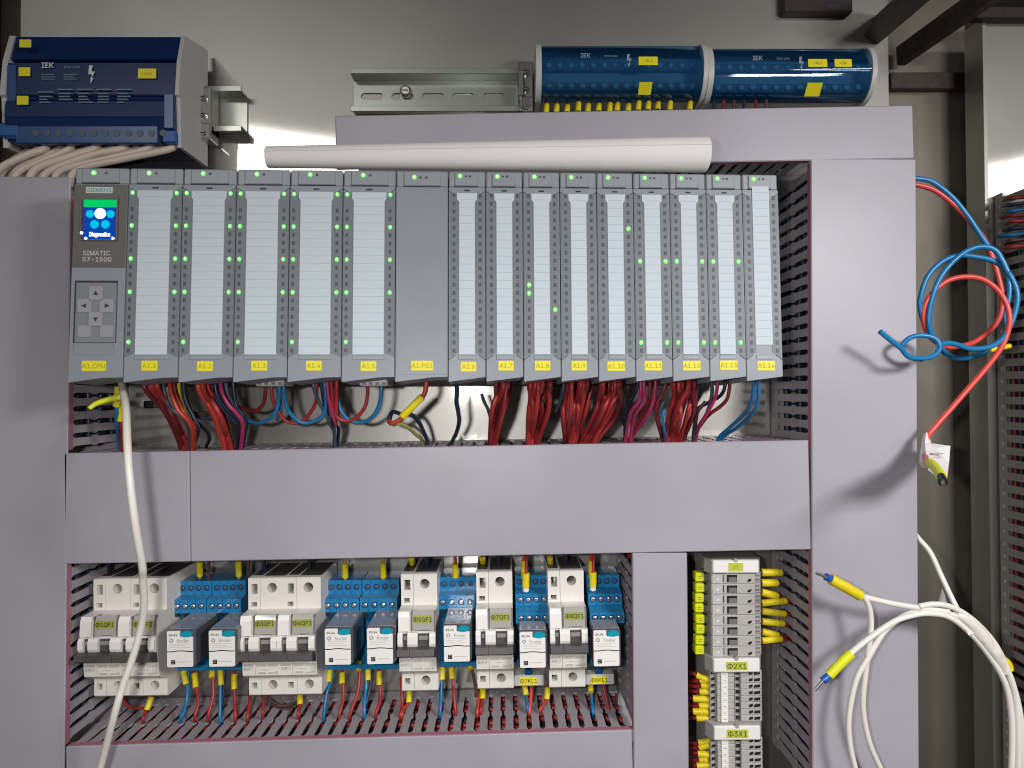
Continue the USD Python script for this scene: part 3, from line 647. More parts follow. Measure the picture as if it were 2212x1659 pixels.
# two curved blue blocks
def curved_block(label, x0, x1, yt, yb, labels, ends):
    w0 = 20
    xa, xb = at(x0, 160, 42)[0], at(x1, 160, 42)[0]
    v1, v0 = at(1500, yt, 30)[1], at(1500, yb, 30)[1]; H = v1 - v0; c = (v0 + v1) / 2
    t = thing('distribution_block', label, 'distribution block', (xa, v0, 0))
    arc = [(c + H / 2 * math.sin(q), w0 + 8 + 18 * math.cos(q)) for q in np.linspace(math.pi / 2, -math.pi / 2, 17)]
    inn = [(c + (H / 2 - 1) * math.sin(q), w0 + 8 + 17 * math.cos(q)) for q in np.linspace(-math.pi / 2, math.pi / 2, 17)]
    part(t, 'cover', exx(arc + inn, xa, xb), 'blue_cover', smooth=40)
    part(t, 'body', cb(xa, xb, v0 + 1.2, v1 - 1.2, 6, w0 + 6, 1), 'terminal_grey')
    for k, (a_, b_) in enumerate(ends):
        e = [(y * 1.0 + 0 * z, z) for y, z in [(c + (H / 2 + 1.2) * math.sin(q), w0 + 8 + 19.2 * math.cos(q)) for q in np.linspace(math.pi / 2, -math.pi / 2, 17)]] + [(v0 - 1.2, 4), (v1 + 1.2, 4)]
        part(t, 'side_plate', exx(e, at(a_, 160, 44)[0], at(b_, 160, 44)[0]), 'end_plate', smooth=40)
    n = int((xb - xa) / 9.2)
    for yy, r in ((0.14, 2.2), (-0.24, 2.5)):
        bar = part(t, 'terminal_bar', cb(xa + 4, xb - 4, c + yy * H - 3.6, c + yy * H + 3.6, w0 + 6.1, w0 + 11, 0.6), 'terminal_dark')
        for k in range(n):
            x = xa + 6.5 + k * (xb - xa - 12) / (n - 1)
            part(bar, 'terminal_screw', hull(np.vstack([cyl(x, c + yy * H, w0 + 11, w0 + 12.5, r, 10)[0], cyl(x, c + yy * H, w0 + 12.5, w0 + 13.2, r * 0.6, 10)[0]])), 'end_plate', smooth=30)
    for (X0, Y0, X1, Y1, s_) in labels:
        r = px_box(X0, Y0, X1, Y1, 45); cy = (r[2] + r[3]) / 2; q = math.asin(max(-1, min(1, (cy - c) / (H / 2)))); wz = w0 + 8 + 18 * math.cos(q); hh = (r[3] - r[2]) / 2
        tv, tw = math.cos(math.atan2(18 * math.sin(q), H / 2 * math.cos(q))), -math.sin(math.atan2(18 * math.sin(q), H / 2 * math.cos(q)))
        tw = -18 * math.sin(q) / (H / 2 * max(0.3, math.cos(q)))
        off = 0.45 + 0.02 * hh * hh
        P_ = lambda s2, e2: (cy + s2 * hh, wz + s2 * hh * tw + e2)
        p = part(t, 'marker_label', exx([P_(-1, off - 0.4), P_(1, off - 0.4), P_(1, off), P_(-1, off)], r[0], r[1]), 'yellow')
        if s_: part(p, 'lettering', text(s_, 2.2, (r[0] + r[1]) / 2, cy, wz + off + 0.15 + abs(tw) * 1.2, depth=0.1), 'ink_soft')
    f_ = lambda y: w0 + 8 + 18 * math.sqrt(max(0, 1 - ((abs(y - c) - 2) / (H / 2)) ** 2)) + 0.3
    o = 95 if x0 < 1300 else 95
    a = at(x0 + o, yt + 19, 45); part(t, 'lettering', text('IEK', 3.4, a[0], a[1], f_(a[1] + 1.5), bold=True, depth=0.1), 'print_pale')
    a = at(x0 + o + 55, yt + 21, 45); part(t, 'lettering', text('IP20 125A', 1.5, a[0], a[1], f_(a[1]), depth=0.1), 'print_pale')
    a = at(x0 + 183, yt + 43, 45); part(t, 'warning_bolt', bolt(a[0], a[1], 4.4, 9.5, f_(a[1] + 4)), 'print_pale')
    return t
curved_block('blue curved distribution block nearer the empty rail, two yellow labels', 1170, 1519, 101, 219, [(1379, 124, 1420, 143, '-XL1'), (1382, 176, 1410, 196, '')], [(1158, 1170), (1519, 1529)])
curved_block('blue curved distribution block at the end, three yellow labels and a bright streak', 1541, 1882, 107, 221, [(1744, 129, 1785, 147, '-XL2'), (1801, 129, 1838, 147, '+24'), (1746, 178, 1779, 199, '')], [(1529.5, 1541), (1882, 1892)])
sl = [(1181, 240), (1203, 239), (1226, 238), (1250, 236), (1271, 238), (1294, 236), (1318, 238), (1334, 236), (1358, 236), (1380, 234), (1401, 233), (1422, 232), (1448, 234), (1491, 233), (1541, 232), (1563, 230), (1585, 231), (1607, 230), (1632, 229), (1655, 229)]
for k, (x, y) in enumerate(sl):
    t = thing('sleeved_wire', 'short wire with yellow sleeve ducking under the curved blue blocks', 'wire', at(x, y, 34), 'sleeved wires under the curved blue blocks')
    part(t, 'core', tube(pts((x + 1, y - 26, 26), (x, y - 8, 33), (x - 1, y + 16, 36)), 1.3, 7, 4), ['dark_red_wire', 'brown_wire', 'navy_wire'][k % 3], smooth=True)
    if k < 14: part(t, 'marker_sleeve', tube(pts((x, y - 13 + (k % 3) * 2, 32), (x - 1, y + 4, 35)), 2.35, 8, 3), 'yellow_sleeve', smooth=True)

# ================================================================== lower row frame
Ob, Qb = at(201.5, 1251, 58), at(1182.6, 1233.7, 58)
RA = math.atan2(Qb[1] - Ob[1], Qb[0] - Ob[0])
def lv(py, w, px=201.5):
    """Height of a photograph point of the first breaker in its own frame."""
    return at(px, py, w)[1] - Ob[1]
UW = (at(281, 1251, 58)[0] - Ob[0])
a, b = at(192, 1376, 7), at(1340, 1360, 7)
din_rail('mounting_rail', 'steel rail behind the row of circuit breakers', 192, 1340, 1345, 1440)

# ------------------------------------------------------------------ breakers (shapes once, in the unit's own millimetres)
AU = 9.55
bp = [(lv(1251, 58), 8), (lv(1251, 58), 57), (lv(1253, 58), 58), (lv(1318, 58), 58), (lv(1326, 66), 64), (lv(1332, 72), 71), (lv(1340, 73), 73), (lv(1379, 74), 74), (lv(1412, 73), 73), (lv(1434, 71), 71), (lv(1462, 70), 70), (lv(1465, 69), 68), (lv(1467, 58), 58), (lv(1503, 58), 58), (lv(1504.5, 57), 57), (lv(1504, 57), 8)]
def holes(body, cuts):
    m = trimesh.Trimesh(*body, process=True)
    for c_ in cuts: m = trimesh.boolean.difference([m, trimesh.Trimesh(*c_, process=True)], engine='manifold')
    return np.array(m.vertices), np.array(m.faces)
def bu(px, w): return at(px, 1300, w)[0] - Ob[0]
sx_, sy1, sy2 = bu(253.5, 58), lv(1272.5, 58), lv(1482, 58)
aux_cuts = [bx(bu(209, 58), bu(222, 58), lv(1285.5, 58), lv(1263.5, 58), 42, 70), bx(bu(208, 58), bu(220.5, 58), lv(1313, 58), lv(1303, 58), 46, 70), bx(bu(207.5, 58), bu(219.5, 58), lv(1490, 58), lv(1477, 58), 46, 70)]
BODY = holes(exx(bp, AU + 0.12, UW - 0.12), [cyl(sx_, sy1, 40, 70, 3.75, 20), cyl(sx_, sy2, 40, 70, 3.5, 20)])
AUX = holes(exx(bp, 0.12, AU - 0.12), aux_cuts)
def breaker(px, py, tag, label, group=None):
    o = at(px, py, 58); fr = plane_frame((o[0], o[1], 0), RA)
    t = thing('circuit_breaker', label, 'circuit breaker', (0, lv(1504, 58), 8), group, frame=fr)
    part(t, 'body', BODY, 'white_plastic'); part(t, 'auxiliary_body', AUX, 'white_plastic')
    for y, q in ((sy1, 0.4), (sy2, -0.5)):
        sc = part(t, 'terminal_screw', cyl(sx_, y - 0.3, 40.5, 46, 3.0, 16), 'handle', smooth=30)
        c_, s_ = math.cos(q), math.sin(q)
        part(sc, 'drive', ex([(sx_ + 2.5 * c_ - 0.4 * s_, y - 0.3 + 2.5 * s_ + 0.4 * c_), (sx_ - 2.5 * c_ - 0.4 * s_, y - 0.3 - 2.5 * s_ + 0.4 * c_), (sx_ - 2.5 * c_ + 0.4 * s_, y - 0.3 - 2.5 * s_ - 0.4 * c_), (sx_ + 2.5 * c_ + 0.4 * s_, y - 0.3 + 2.5 * s_ - 0.4 * c_)], 45.9, 46.2), 'black')
    part(t, 'clamp_plate', bx(bu(210, 58), bu(215, 58), lv(1285, 58), lv(1266, 58), 42.2, 46), 'handle')
    part(t, 'clamp_plate', bx(bu(208.5, 58), bu(218, 58), lv(1490, 58), lv(1483, 58), 46.2, 49), 'handle')
    part(t, 'top_shade_slab', J(bx(0.9, AU - 0.8, -0.2, 0.15, 12, 50), bx(AU + 0.9, UW - 1.0, -0.2, 0.15, 12, 52)), 'handle')  # flat dark slabs stand in for the duct's shade and the recessed terminals
    # rounded white block over the auxiliary side
    part(t, 'front_block', exx([(lv(1331, 72), 70), (lv(1333, 74), 73.5), (lv(1345, 75), 75.2), (lv(1376, 76), 76), (lv(1379, 75), 74), (lv(1379, 73), 70)], 0.4, AU - 0.9), 'white_bright')
    vt = lv(1331, 73)
    wn = part(t, 'label_window', exx([(vt, 69), (vt, 72.2), (vt - 0.3, 72.6), (vt - 3.9, 74.28), (vt - 4.6, 74.5), (lv(1373, 75.5), 75.4), (lv(1376, 74.5), 74.2), (lv(1376, 73), 69)], AU + 1.5, UW - 1.6), 'window_grey')
    for u in (AU + 0.1, UW - 1.2): part(t, 'side_slit', exx([(lv(1332, 73), 71), (lv(1333, 73), 73.8), (lv(1376, 75), 74.8), (lv(1376, 75), 71)], u, u + 1.0), 'terminal_dark')
    lb = part(wn, 'marker_label', exx([(lv(1342.5, 75), 74.9), (lv(1358.5, 75.4), 75.35), (lv(1358.5, 75.4), 75.0), (lv(1342.5, 75), 74.5)], AU + 2.2, UW - 2.6), 'olive_label')
    part(lb, 'lettering', text(tag, 3.1, (AU + UW) / 2 - 0.1, lv(1350.5, 75.3), 75.3, depth=0.15, sx=0.95), 'ink')
    g = lambda z: (z - 80) * 0.0604
    for z0, z1 in ((82, 143), (203, 328), (472, 548)):
        part(t, 'toggle_guard', exx([(lv(1376.5, 75), 71), (lv(1379, 76.5), 76.5), (lv(1388, 78), 78.2), (lv(1404, 78), 78.2), (lv(1411.5, 76.5), 76.5), (lv(1412, 74), 71)], g(z0), g(z1)), 'white_bright')
    for z0, z1, m_ in ((145, 201, 0), (331, 469, 1)):
        hs = part(t, 'toggle', bx(g(z0), g(z1), lv(1414, 74), lv(1381, 75), 72, 75.4), 'handle')
        part(hs, 'indicator_face', cb(g(z0) + 0.5, g(z1) - 0.5, lv(1395, 76), lv(1386, 76), 75, 76.3, 0.4), 'handle_light')
    hp = [(lv(1410, 77), 73), (lv(1412, 80), 79), (lv(1417, 83), 82.5), (lv(1431, 84), 83.5), (lv(1434, 82), 81), (lv(1435, 74), 72)]
    part(t, 'handle_bar', exx(hp, 0.1, AU - 0.1), 'handle'); part(t, 'handle_bar', exx(hp, AU + 0.15, UW - 0.3), 'handle')
    part(t, 'printing', J([bx(a_, b_, lv(y1_, 71), lv(y0_, 71), 70.2, 71.25 - 0.03 * (y0_ - 1436)) for a_, b_, y0_, y1_ in ((0.8, AU - 1, 1437, 1442), (AU + 1, AU + 8.5, 1437, 1442.5), (AU + 9.5, UW - 1.4, 1437, 1442.5), (AU + 5, AU + 10, 1448.5, 1449.6), (AU + 2.5, AU + 8, 1455, 1459), (AU + 10, AU + 14.5, 1456, 1459), (UW - 3.4, UW - 1.5, 1454, 1459))]), 'grey_print', kind='stuff')
    part(t, 'lettering', text('A9F7', 2.1, AU / 2, lv(1448, 71), 70.75, depth=0.15), 'ink_grey')
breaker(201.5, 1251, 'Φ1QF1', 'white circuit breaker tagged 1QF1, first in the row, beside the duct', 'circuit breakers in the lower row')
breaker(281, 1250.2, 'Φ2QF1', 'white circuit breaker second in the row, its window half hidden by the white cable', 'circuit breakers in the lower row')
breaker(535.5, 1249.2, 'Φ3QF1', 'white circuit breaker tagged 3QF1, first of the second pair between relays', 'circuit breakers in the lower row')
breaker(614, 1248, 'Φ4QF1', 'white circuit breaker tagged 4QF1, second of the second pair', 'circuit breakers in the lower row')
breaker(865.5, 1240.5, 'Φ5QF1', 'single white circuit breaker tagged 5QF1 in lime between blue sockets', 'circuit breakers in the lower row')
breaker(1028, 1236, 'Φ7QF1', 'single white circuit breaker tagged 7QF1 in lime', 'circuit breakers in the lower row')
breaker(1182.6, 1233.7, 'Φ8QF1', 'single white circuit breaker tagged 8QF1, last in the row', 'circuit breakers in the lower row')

# ------------------------------------------------------------------ relay sockets and relays
def socket(px, py, x1, label, tiers, tag=None, foot=True):
    """px, py: photograph point of its top edge; x1: its far edge there; tiers: (y top, y bottom, w) of the stepped front."""
    o = at(px, py, 36); W = at(x1, py, 36)[0] - o[0]; fr = plane_frame((o[0], o[1], 0), RA)
    V = lambda y, w: at(px, y, w)[1] - o[1]
    pf = [(0, 8), (0, tiers[0][2] - 1)]
    for (a_, b_, w) in tiers: pf += [(V(a_, w), w), (V(b_, w), w)]
    yb = tiers[-1][1]
    pf += [(V(yb + 16, 34), 34), (V(yb + 20, 30), 30), (V(1436 + py - 1257, 30), 30), (V(1438 + py - 1257, 42), 42), (V(1450 + py - 1257, 42), 42), (V(1454 + py - 1257, 38), 8)]
    t = thing('relay_socket', label, 'relay socket', (0, V(1450 + py - 1257, 8), 8), 'blue relay sockets in the lower row', frame=fr)
    part(t, 'body', exx(pf, 0.15, W - 0.15), 'socket_blue')
    n = 4
    for k, (a_, b_, w) in enumerate(tiers):
        h0, h1 = V(a_, w), V(b_, w); pitch_ = (W - 1.5) / n
        for i in range(n):
            x = 0.75 + pitch_ * (i + 0.5)
            part(t, 'screw_well', cyl(x, (h0 + h1) / 2, w - 0.5, w + 0.12, min(2.5, pitch_ * 0.4), 12), 'socket_deep')
            sc = part(t, 'terminal_screw', hull(np.vstack([cyl(x, (h0 + h1) / 2, w, w + 0.5, 1.7, 10)[0], cyl(x, (h0 + h1) / 2, w + 0.5, w + 0.9, 1.0, 10)[0]])), 'zinc' if k else 'slate_wire', smooth=30)
            part(t, 'wire_entry', bx(x - 1.5, x + 1.5, h1 - 2.0 - (V(0, w) - V(1, w)) * 2, h1 - 0.3, w - 4, w - 0.2 + (0.35 if k < len(tiers) - 1 else 0.0)), 'black')
            if i: part(t, 'separator', bx(x - pitch_ / 2 - 0.35, x - pitch_ / 2 + 0.35, h1 + 0.2, h0 - 0.2, w - 1, w + 1.0), 'socket_blue')
    if tag:
        r = tag[1]; a, b = at(r[0], r[1], 50), at(r[2], r[3], 50); p0 = plane_frame((0, 0, 0), -RA)
        q0, q1 = p0(np.array([a - [o[0], o[1], 0]]))[0], p0(np.array([b - [o[0], o[1], 0]]))[0]
        pl_ = part(t, 'marker_plate', cb(q0[0], q1[0], q1[1], q0[1], 40, 50, 0.6), 'end_plate')
        c = (q0 + q1) / 2
        part(pl_, 'marker_label', ex(rrect(c[0] - 6.6, c[0] + 6.6, q1[1] + 1.2, q0[1] - 1.4, 0.4), 50, 50.3), 'yellow')
        part(pl_, 'lettering', text(tag[0], 3.3, c[0], c[1], 50.3, depth=0.15, sx=0.9), 'ink')
        part(t, 'latch', cb(c[0] - 2.5, c[0] + 2.8, q0[1] - 0.5, q0[1] + 3.6, 40, 49, 0.6), 'socket_deep')
tA = lambda d: [(1257 + d, 1287 + d, 36), (1297 + d, 1326 + d, 46)]
socket(384, 1256, 457, 'blue relay socket beside the first pair of breakers', tA(-1))
socket(458, 1255, 531, 'blue relay socket against the second pair of breakers', tA(-2))
socket(703, 1254, 781, 'blue relay socket just after the second pair of breakers', tA(-3))
socket(782, 1253, 862, 'blue relay socket against the breaker tagged 5QF1', tA(-4))
socket(946, 1247, 1028, 'blue relay socket between the breakers tagged 5QF1 and 7QF1', tA(-10))
tB = lambda d: [(1244 + d, 1270 + d, 36), (1284 + d, 1308 + d, 47), (1325 + d, 1348 + d, 57)]
socket(1112, 1243, 1184, 'blue relay socket with three terraces and the tag 7KL1', tB(0), ('Φ7KL1', (1108, 1460, 1175.5, 1481.5)))
socket(1266, 1242, 1338, 'blue relay socket with three terraces at the row end, tag 8KL1', tB(-1), ('Φ8KL1', (1261, 1458, 1327, 1479)))
def relay(x0, y0, label, back=46):
    w = 85; o = at(x0, y0, w); fr = plane_frame((o[0], o[1], 0), RA); W, H = 18.8, 26.2
    t = thing('plug_in_relay', label, 'relay', (0, -H, 46), 'plug-in relays in the lower row', frame=fr)
    part(t, 'case', cb(-0.4, W + 1.4, -H - 0.6, 0.8, back - 2, w - 0.8, 1.4), 'relay_body')
    part(t, 'case_top', hull([(x, y, z) for x, z in ((0.4, w - 2), (W + 0.6, w - 2), (0.4, back + 1), (W + 0.6, back + 1)) for y in (0.7, 1.1)]), 'relay_top')
    face = rrect(0, W, -H, 0, 0.9).difference(rrect(9.4, W + 3, -4.4, 3, 1.2))
    lp = part(t, 'label_plate', ex(face, w - 0.8, w), 'white_bright')
    b_ = affinity.scale(Point(14.4, -2.2).buffer(1, 8), 4.5, 2.2)
    part(t, 'test_button', ex(b_, w - 0.8, w + 0.9), 'teal')
    part(lp, 'lettering', text('55.34', 1.5, 4.4, -3.0, w, bold=True, depth=0.12, sx=1.05), 'ink')
    part(lp, 'lettering', text('finder', 2.4, 11.6, -7.2, w, depth=0.12), 'ink_grey')
    part(lp, 'emblem', ring(3.2, -7.0, w, w + 0.12, 1.5, 0.8, 16), 'ink_grey')
    x = np.linspace(0, W, 15); y = -15.0 + 0.55 * np.where((x > 4) & (x < 15), np.sin((x - 4) / 11 * math.pi), 0)
    part(lp, 'wave_line', ex(Polygon(list(zip(x, y + 0.33)) + list(zip(x[::-1], y[::-1] - 0.33))), w, w + 0.12), 'ink')
    part(lp, 'printing', J([bx(2.2, 16.5 - 3 * (k % 2), -9.6 - 1.3 * k, -9.3 - 1.3 * k, w, w + 0.1) for k in range(3)] + [bx(7.5, 16.5, -22.8, -22.3, w, w + 0.1)]), 'grey_print', kind='stuff')
    sq = part(lp, 'square_mark', bx(2.8, 5.9, -24.2, -21.1, w, w + 0.12), 'ink')
    part(sq, 'mark_line', J(bx(3.3, 5.3, -22.0, -21.7, w + .1, w + 0.16), bx(3.3, 4.6, -23.4, -23.1, w + .1, w + .16)), 'grey_print')
relay(360.5, 1363.5, 'plug-in relay with white label and teal button, first after the breaker pair')
relay(451, 1362.5, 'plug-in relay with white label, just before the second breaker pair')
relay(701.5, 1358.6, 'plug-in relay with white label, just after the second breaker pair')
relay(792.5, 1357, 'plug-in relay with white label, beside the breaker tagged 5QF1')
relay(958.5, 1352, 'plug-in relay with white label between the breakers tagged 5QF1 and 7QF1')
relay(1122.4, 1365.5, 'plug-in relay with white label above the tag 7KL1', 64)
relay(1281.8, 1362, 'plug-in relay with white label above the tag 8KL1', 64)

# ================================================================== terminal strip
TW = 60
Ot = at(1536.8, 1237.7, TW); TA = math.atan2(*(at(1541, 1650, TW) - at(1536.8, 1237.7, TW))[[0, 1]] * np.array([1, -1])) * 0.6
ft = plane_frame((Ot[0], Ot[1], 0), -TA)
tx = lambda px: at(px, 1300, TW)[0] - Ot[0]
ty = lambda py: at(1540, py, TW)[1] - Ot[1]
part(thing('mounting_rail', 'vertical steel rail behind the terminal strip', 'mounting rail', (20, -150, 0), frame=ft), 'profile', cb(tx(1565), tx(1615), ty(1730), ty(1200), 0.5, 15, 0.5), 'rail_steel')
def bracket(y0, y1, s, label, ink='ink'):
    t = thing('end_bracket', label, 'end bracket', (tx(1526), ty(y1), 15), 'white end brackets of the terminal strip', frame=ft)
    part(t, 'foot', cb(tx(1527), tx(1647), ty(y1) + 0.2, ty(y0) - 0.2, 15.1, TW - 4, 0.8), 'terminal_grey')
    part(t, 'shoulder', hull([(x, y, z) for x, z in ((tx(1526), TW - 6), (tx(1536), TW + 2), (tx(1637), TW + 2), (tx(1648), TW - 6)) for y in (ty(y1), ty(y0))]), 'terminal_light')
    pl_ = part(t, 'front_plate', cb(tx(1537), tx(1636.5), ty(y1 - 2), ty(y0 + 1), TW + 1, TW + 4, 0.7), 'white_bright')
    part(pl_, 'notch', cyl((tx(1586)), ty(y0) - 0.3, TW + 1, TW + 4.1, 1.6, 12), 'terminal_grey')
    c = (tx(1586.5), (ty(y0) + ty(y1)) / 2); hw = 5.6 if len(s) < 3 else 8.2
    lb = part(pl_, 'marker_label', ex(rrect(c[0] - hw, c[0] + hw, c[1] - 3.2, c[1] + 3.2, 0.3), TW + 4, TW + 4.3), 'lime_label')
    part(lb, 'lettering', text(s, 3.9 if len(s) > 2 else 2.6, c[0], c[1], TW + 4.3, depth=0.15, sx=1.0), ink)
bracket(1207.5, 1237.5, 'Z1', 'white end bracket on top of the terminal strip, tag Z1', 'ink_soft')
bracket(1418.5, 1450.5, 'Φ2X1', 'white end bracket in the terminal strip, tag 2X1')
bracket(1563.5, 1596, 'Φ3X1', 'white end bracket low in the terminal strip, tag 3X1')
P1 = 22.6
for k in range(8):
    y0 = 1239 + P1 * k; y1 = y0 + P1 - 0.6; V = lambda f: ty(y0 + f * P1)
    t = thing('knife_terminal', 'wide grey knife terminal, %s below the bracket tagged Z1' % ORD(k), 'terminal', (tx(1537), V(1), 15), 'knife terminals below the Z1 bracket', frame=ft)
    part(t, 'body', cb(tx(1537), tx(1647), ty(y1), ty(y0), 15.1, TW - 3, 0.5), 'terminal_grey')
    part(t, 'front', cb(tx(1537), tx(1632), ty(y1), ty(y0), TW - 4, TW, 0.5), 'terminal_light')
    part(t, 'side_funnel', hull([(tx(1523), ty(y1) + .3, TW - 14), (tx(1523), ty(y0) - .3, TW - 14), (tx(1537), ty(y1) + .3, TW - 5), (tx(1537), ty(y0) - .3, TW - 5), (tx(1537), ty(y1) + .3, TW - 20), (tx(1537), ty(y0) - .3, TW - 20)]), 'terminal_dark')
    part(t, 'knife_window', bx(tx(1570.5), tx(1592.5), V(0.84), V(0.14), TW - 6, TW + 0.15), 'black')
    part(t, 'knife_lever', cb(tx(1574), tx(1592), V(0.86), V(0.36), TW - 5, TW + 0.5, 0.4), 'terminal_dark')
    part(t, 'label_field', bx(tx(1539), tx(1560), V(0.92), V(0.12), TW, TW + 0.4), 'end_plate')
    part(t, 'field_mark', bx(tx(1548), tx(1553), V(0.6), V(0.42), TW + 0.4, TW + 0.5), 'white_plastic')
    part(t, 'slot', bx(tx(1562), tx(1564), V(0.8), V(0.1), TW - 1, TW + 0.12), 'module_dark')
    part(t, 'test_hole', hull([(tx(1614) , V(0.75), TW + 0.1), (tx(1618), V(0.85), TW + 0.1), (tx(1623), V(0.72), TW + 0.1), (tx(1624), V(0.5), TW + 0.1), (tx(1617), V(0.56), TW + 0.1), (tx(1618), V(0.7), TW - 2)]), 'black')
    for f in (0.22, 0.62):
        part(t, 'side_slot', bx(tx(1630), tx(1644), V(f + 0.16), V(f), TW - 4, TW - 2.8), 'terminal_dark')
    part(t, 'funnel_hole', hull([(tx(1525), V(0.28), TW - 12), (tx(1527), V(0.1), TW - 10.5), (tx(1533), V(0.12), TW - 6.8), (tx(1533), V(0.3), TW - 6.8), (tx(1528), V(0.34), TW - 9.5), (tx(1529), V(0.2), TW - 14)]), 'black')
def small_terminal(y0, y1, where, grp):
    t = thing('small_terminal', where, 'terminal', (tx(1537), ty(y1), 15), grp, frame=ft); W = TW - 2
    part(t, 'body', cb(tx(1536), tx(1647), ty(y1 - 0.5), ty(y0 + 0.2), 15.1, W - 3, 0.5), 'terminal_grey')
    part(t, 'inner_ridge', cb(tx(1549), tx(1587), ty(y1 - 0.5), ty(y0 + 0.2), W - 4, W, 0.4), 'terminal_light')
    part(t, 'outer_ridge', cb(tx(1601), tx(1647), ty(y1 - 0.5), ty(y0 + 0.2), W - 4, W - 0.5, 0.4), 'terminal_light')
    part(t, 'marker_tab', cb(tx(1557), tx(1572), ty(y1 - 0.3), ty(y0), W - 1, W + 1.2, 0.3), 'white_bright')
    part(t, 'tab_mark', bx(tx(1562), tx(1568), ty((y0 + y1) / 2 + 1), ty((y0 + y1) / 2 - 1), W + 1.2, W + 1.3), 'grey_print')
    m = (y0 + y1) / 2
    for x0, x1, zz in ((1538, 1547, W - 2.6), (1618, 1627, W - 0.2), (1629, 1643, W - 0.2)):
        part(t, 'wire_hole', hull([(tx(x0), ty(m + 3.6), zz), (tx(x0 + 1), ty(m - 2.5), zz), (tx(x1), ty(m - 4), zz), (tx(x1 - 1), ty(m + 2.5), zz), (tx((x0 + x1) / 2), ty(m), zz - 2)]), 'black')
    part(t, 'groove_part', bx(tx(1588), tx(1590), ty(y1 - 2), ty(y0 + 2), W - 3.2, W - 2.4), 'black')
    part(t, 'bridge_slot', bx(tx(1592), tx(1600), ty(y1 - 3), ty(y0 + 4), W - 3.2, W - 2.6), 'black')
for k in range(8): small_terminal(1451 + 13.95 * k, 1451 + 13.95 * (k + 1), 'slim grey terminal, %s below the bracket tagged 2X1' % ORD(k), 'slim terminals below the 2X1 bracket')
for k in range(9): small_terminal(1597 + 13.95 * k, 1597 + 13.95 * (k + 1), 'slim grey terminal, %s below the bracket tagged 3X1' % ORD(k), 'slim terminals below the 3X1 bracket')

# ================================================================== wires
def wire(label, P, r, mat, group=None, sleeves=(), ferrule=None, n=8, name=None, k=8):
    """P: (px, py, w) points; sleeves: (points, radius, material); ferrule: (points of the collar, points of the pin, collar material)."""
    nm = name or (mat if mat.endswith('wire') else 'wire')
    Q = pts(*P)
    if not sleeves and not ferrule: return single(nm, label, 'wire', tube(Q, r, n, k), mat, group, smooth=True)
    t = thing(nm, label, 'wire', Q[0], group)
    part(t, 'insulation', tube(Q, r, n, k), mat, smooth=True)
    for S_, rs, ms in sleeves: part(t, 'marker_sleeve', tube(pts(*S_), rs, 10, 5), ms, smooth=60)
    if ferrule:
        a_, b_, m_ = ferrule
        part(t, 'ferrule_collar', tube(pts(*a_), (2.3, 2.7), 10, 4), m_, smooth=60)
        part(t, 'ferrule_pin', tube(pts(*b_), 1.15, 8, 4), 'zinc', smooth=60)
    return t
def bundle(label, group, n, top, mid, bot, r, mats, seed, wt=96, wm=84, wb=56, wj=14):
    """n wires from a module's underside into the duct: top, mid, bot = (x from, x to, y)."""
    g = random.Random(seed); order = list(range(n)); g.shuffle(order)
    for i in range(n):
        f = (i + 0.5) / n; f2 = min(1.0, max(0.0, 0.5 + 1.25 * ((order[i] + 0.5) / n * 0.45 + f * 0.55 - 0.5)))
        w = wt + g.uniform(-wj, wj)
        P = [(top[0] + (top[1] - top[0]) * f, top[2] - 16, w - 4), (top[0] + (top[1] - top[0]) * f, top[2] + 12, w),
             (mid[0] + (mid[1] - mid[0]) * f2, mid[2] + g.uniform(-8, 8), wm + g.uniform(-wj, wj)),
             (bot[0] + (bot[1] - bot[0]) * (0.5 * f + 0.5 * f2), bot[2], wb + g.uniform(-9, 9)), (bot[0] + (bot[1] - bot[0]) * f2, bot[2] + 40, wb - 6)]
        wire(label, P, r * 1.2 * g.uniform(0.93, 1.05), mats[g.randrange(len(mats))], group)
rd = ['red_wire', 'red_wire', 'red_wire', 'dark_red_wire']
bundle('red wire in the first bend beside the white cable, under module A1.1', 'red wires under module A1.1', 7, (312, 350, 830), (352, 388, 895), (388, 412, 968), 1.55, ['red_wire', 'dark_red_wire'], 1)
wire('slate blue wire among the red ones under module A1.1', [(352, 815, 98), (354, 842, 100), (366, 878, 98), (396, 905, 92), (410, 935, 78), (406, 1000, 55)], 1.5, 'slate_wire')
wire('orange red wire beside the slate one under module A1.1', [(366, 815, 100), (369, 845, 104), (384, 885, 104), (408, 912, 98), (416, 945, 80), (412, 1000, 55)], 1.5, 'orange_wire')
wire('red wire outermost in the bend under module A1.1', [(372, 815, 95), (378, 850, 96), (396, 890, 97), (418, 920, 90), (420, 950, 75), (416, 1000, 55)], 1.55, 'red_wire')
wire('short yellow wire showing behind the orange one under module A1.1', [(385, 820, 84), (386, 846, 86), (391, 872, 88), (400, 890, 86)], 1.5, 'yellow_sleeve', name='yellow_wire')
wire('dark navy wire along the edge of the bundle under module A1.1', [(396, 815, 86), (400, 860, 84), (420, 905, 82), (428, 930, 78), (420, 960, 62), (418, 1000, 52)], 1.6, 'navy_wire')
wire('dark navy wire looping out of the bundle under module A1.1', [(424, 912, 72), (437, 922, 68), (449, 935, 60), (452, 950, 52), (446, 964, 44), (444, 985, 38)], 1.35, 'navy_wire')
wire('brown wire hanging in a shallow loop between modules A1.1 and A1.2', [(398, 815, 70), (402, 850, 66), (412, 888, 62), (438, 893, 60), (462, 888, 62), (478, 876, 66)], 1.3, 'brown_wire')
wire('slate wire hanging in a shallow loop between modules A1.1 and A1.2', [(404, 880, 58), (425, 899, 55), (450, 902, 55), (475, 895, 58), (488, 880, 62)], 1.3, 'slate_wire')
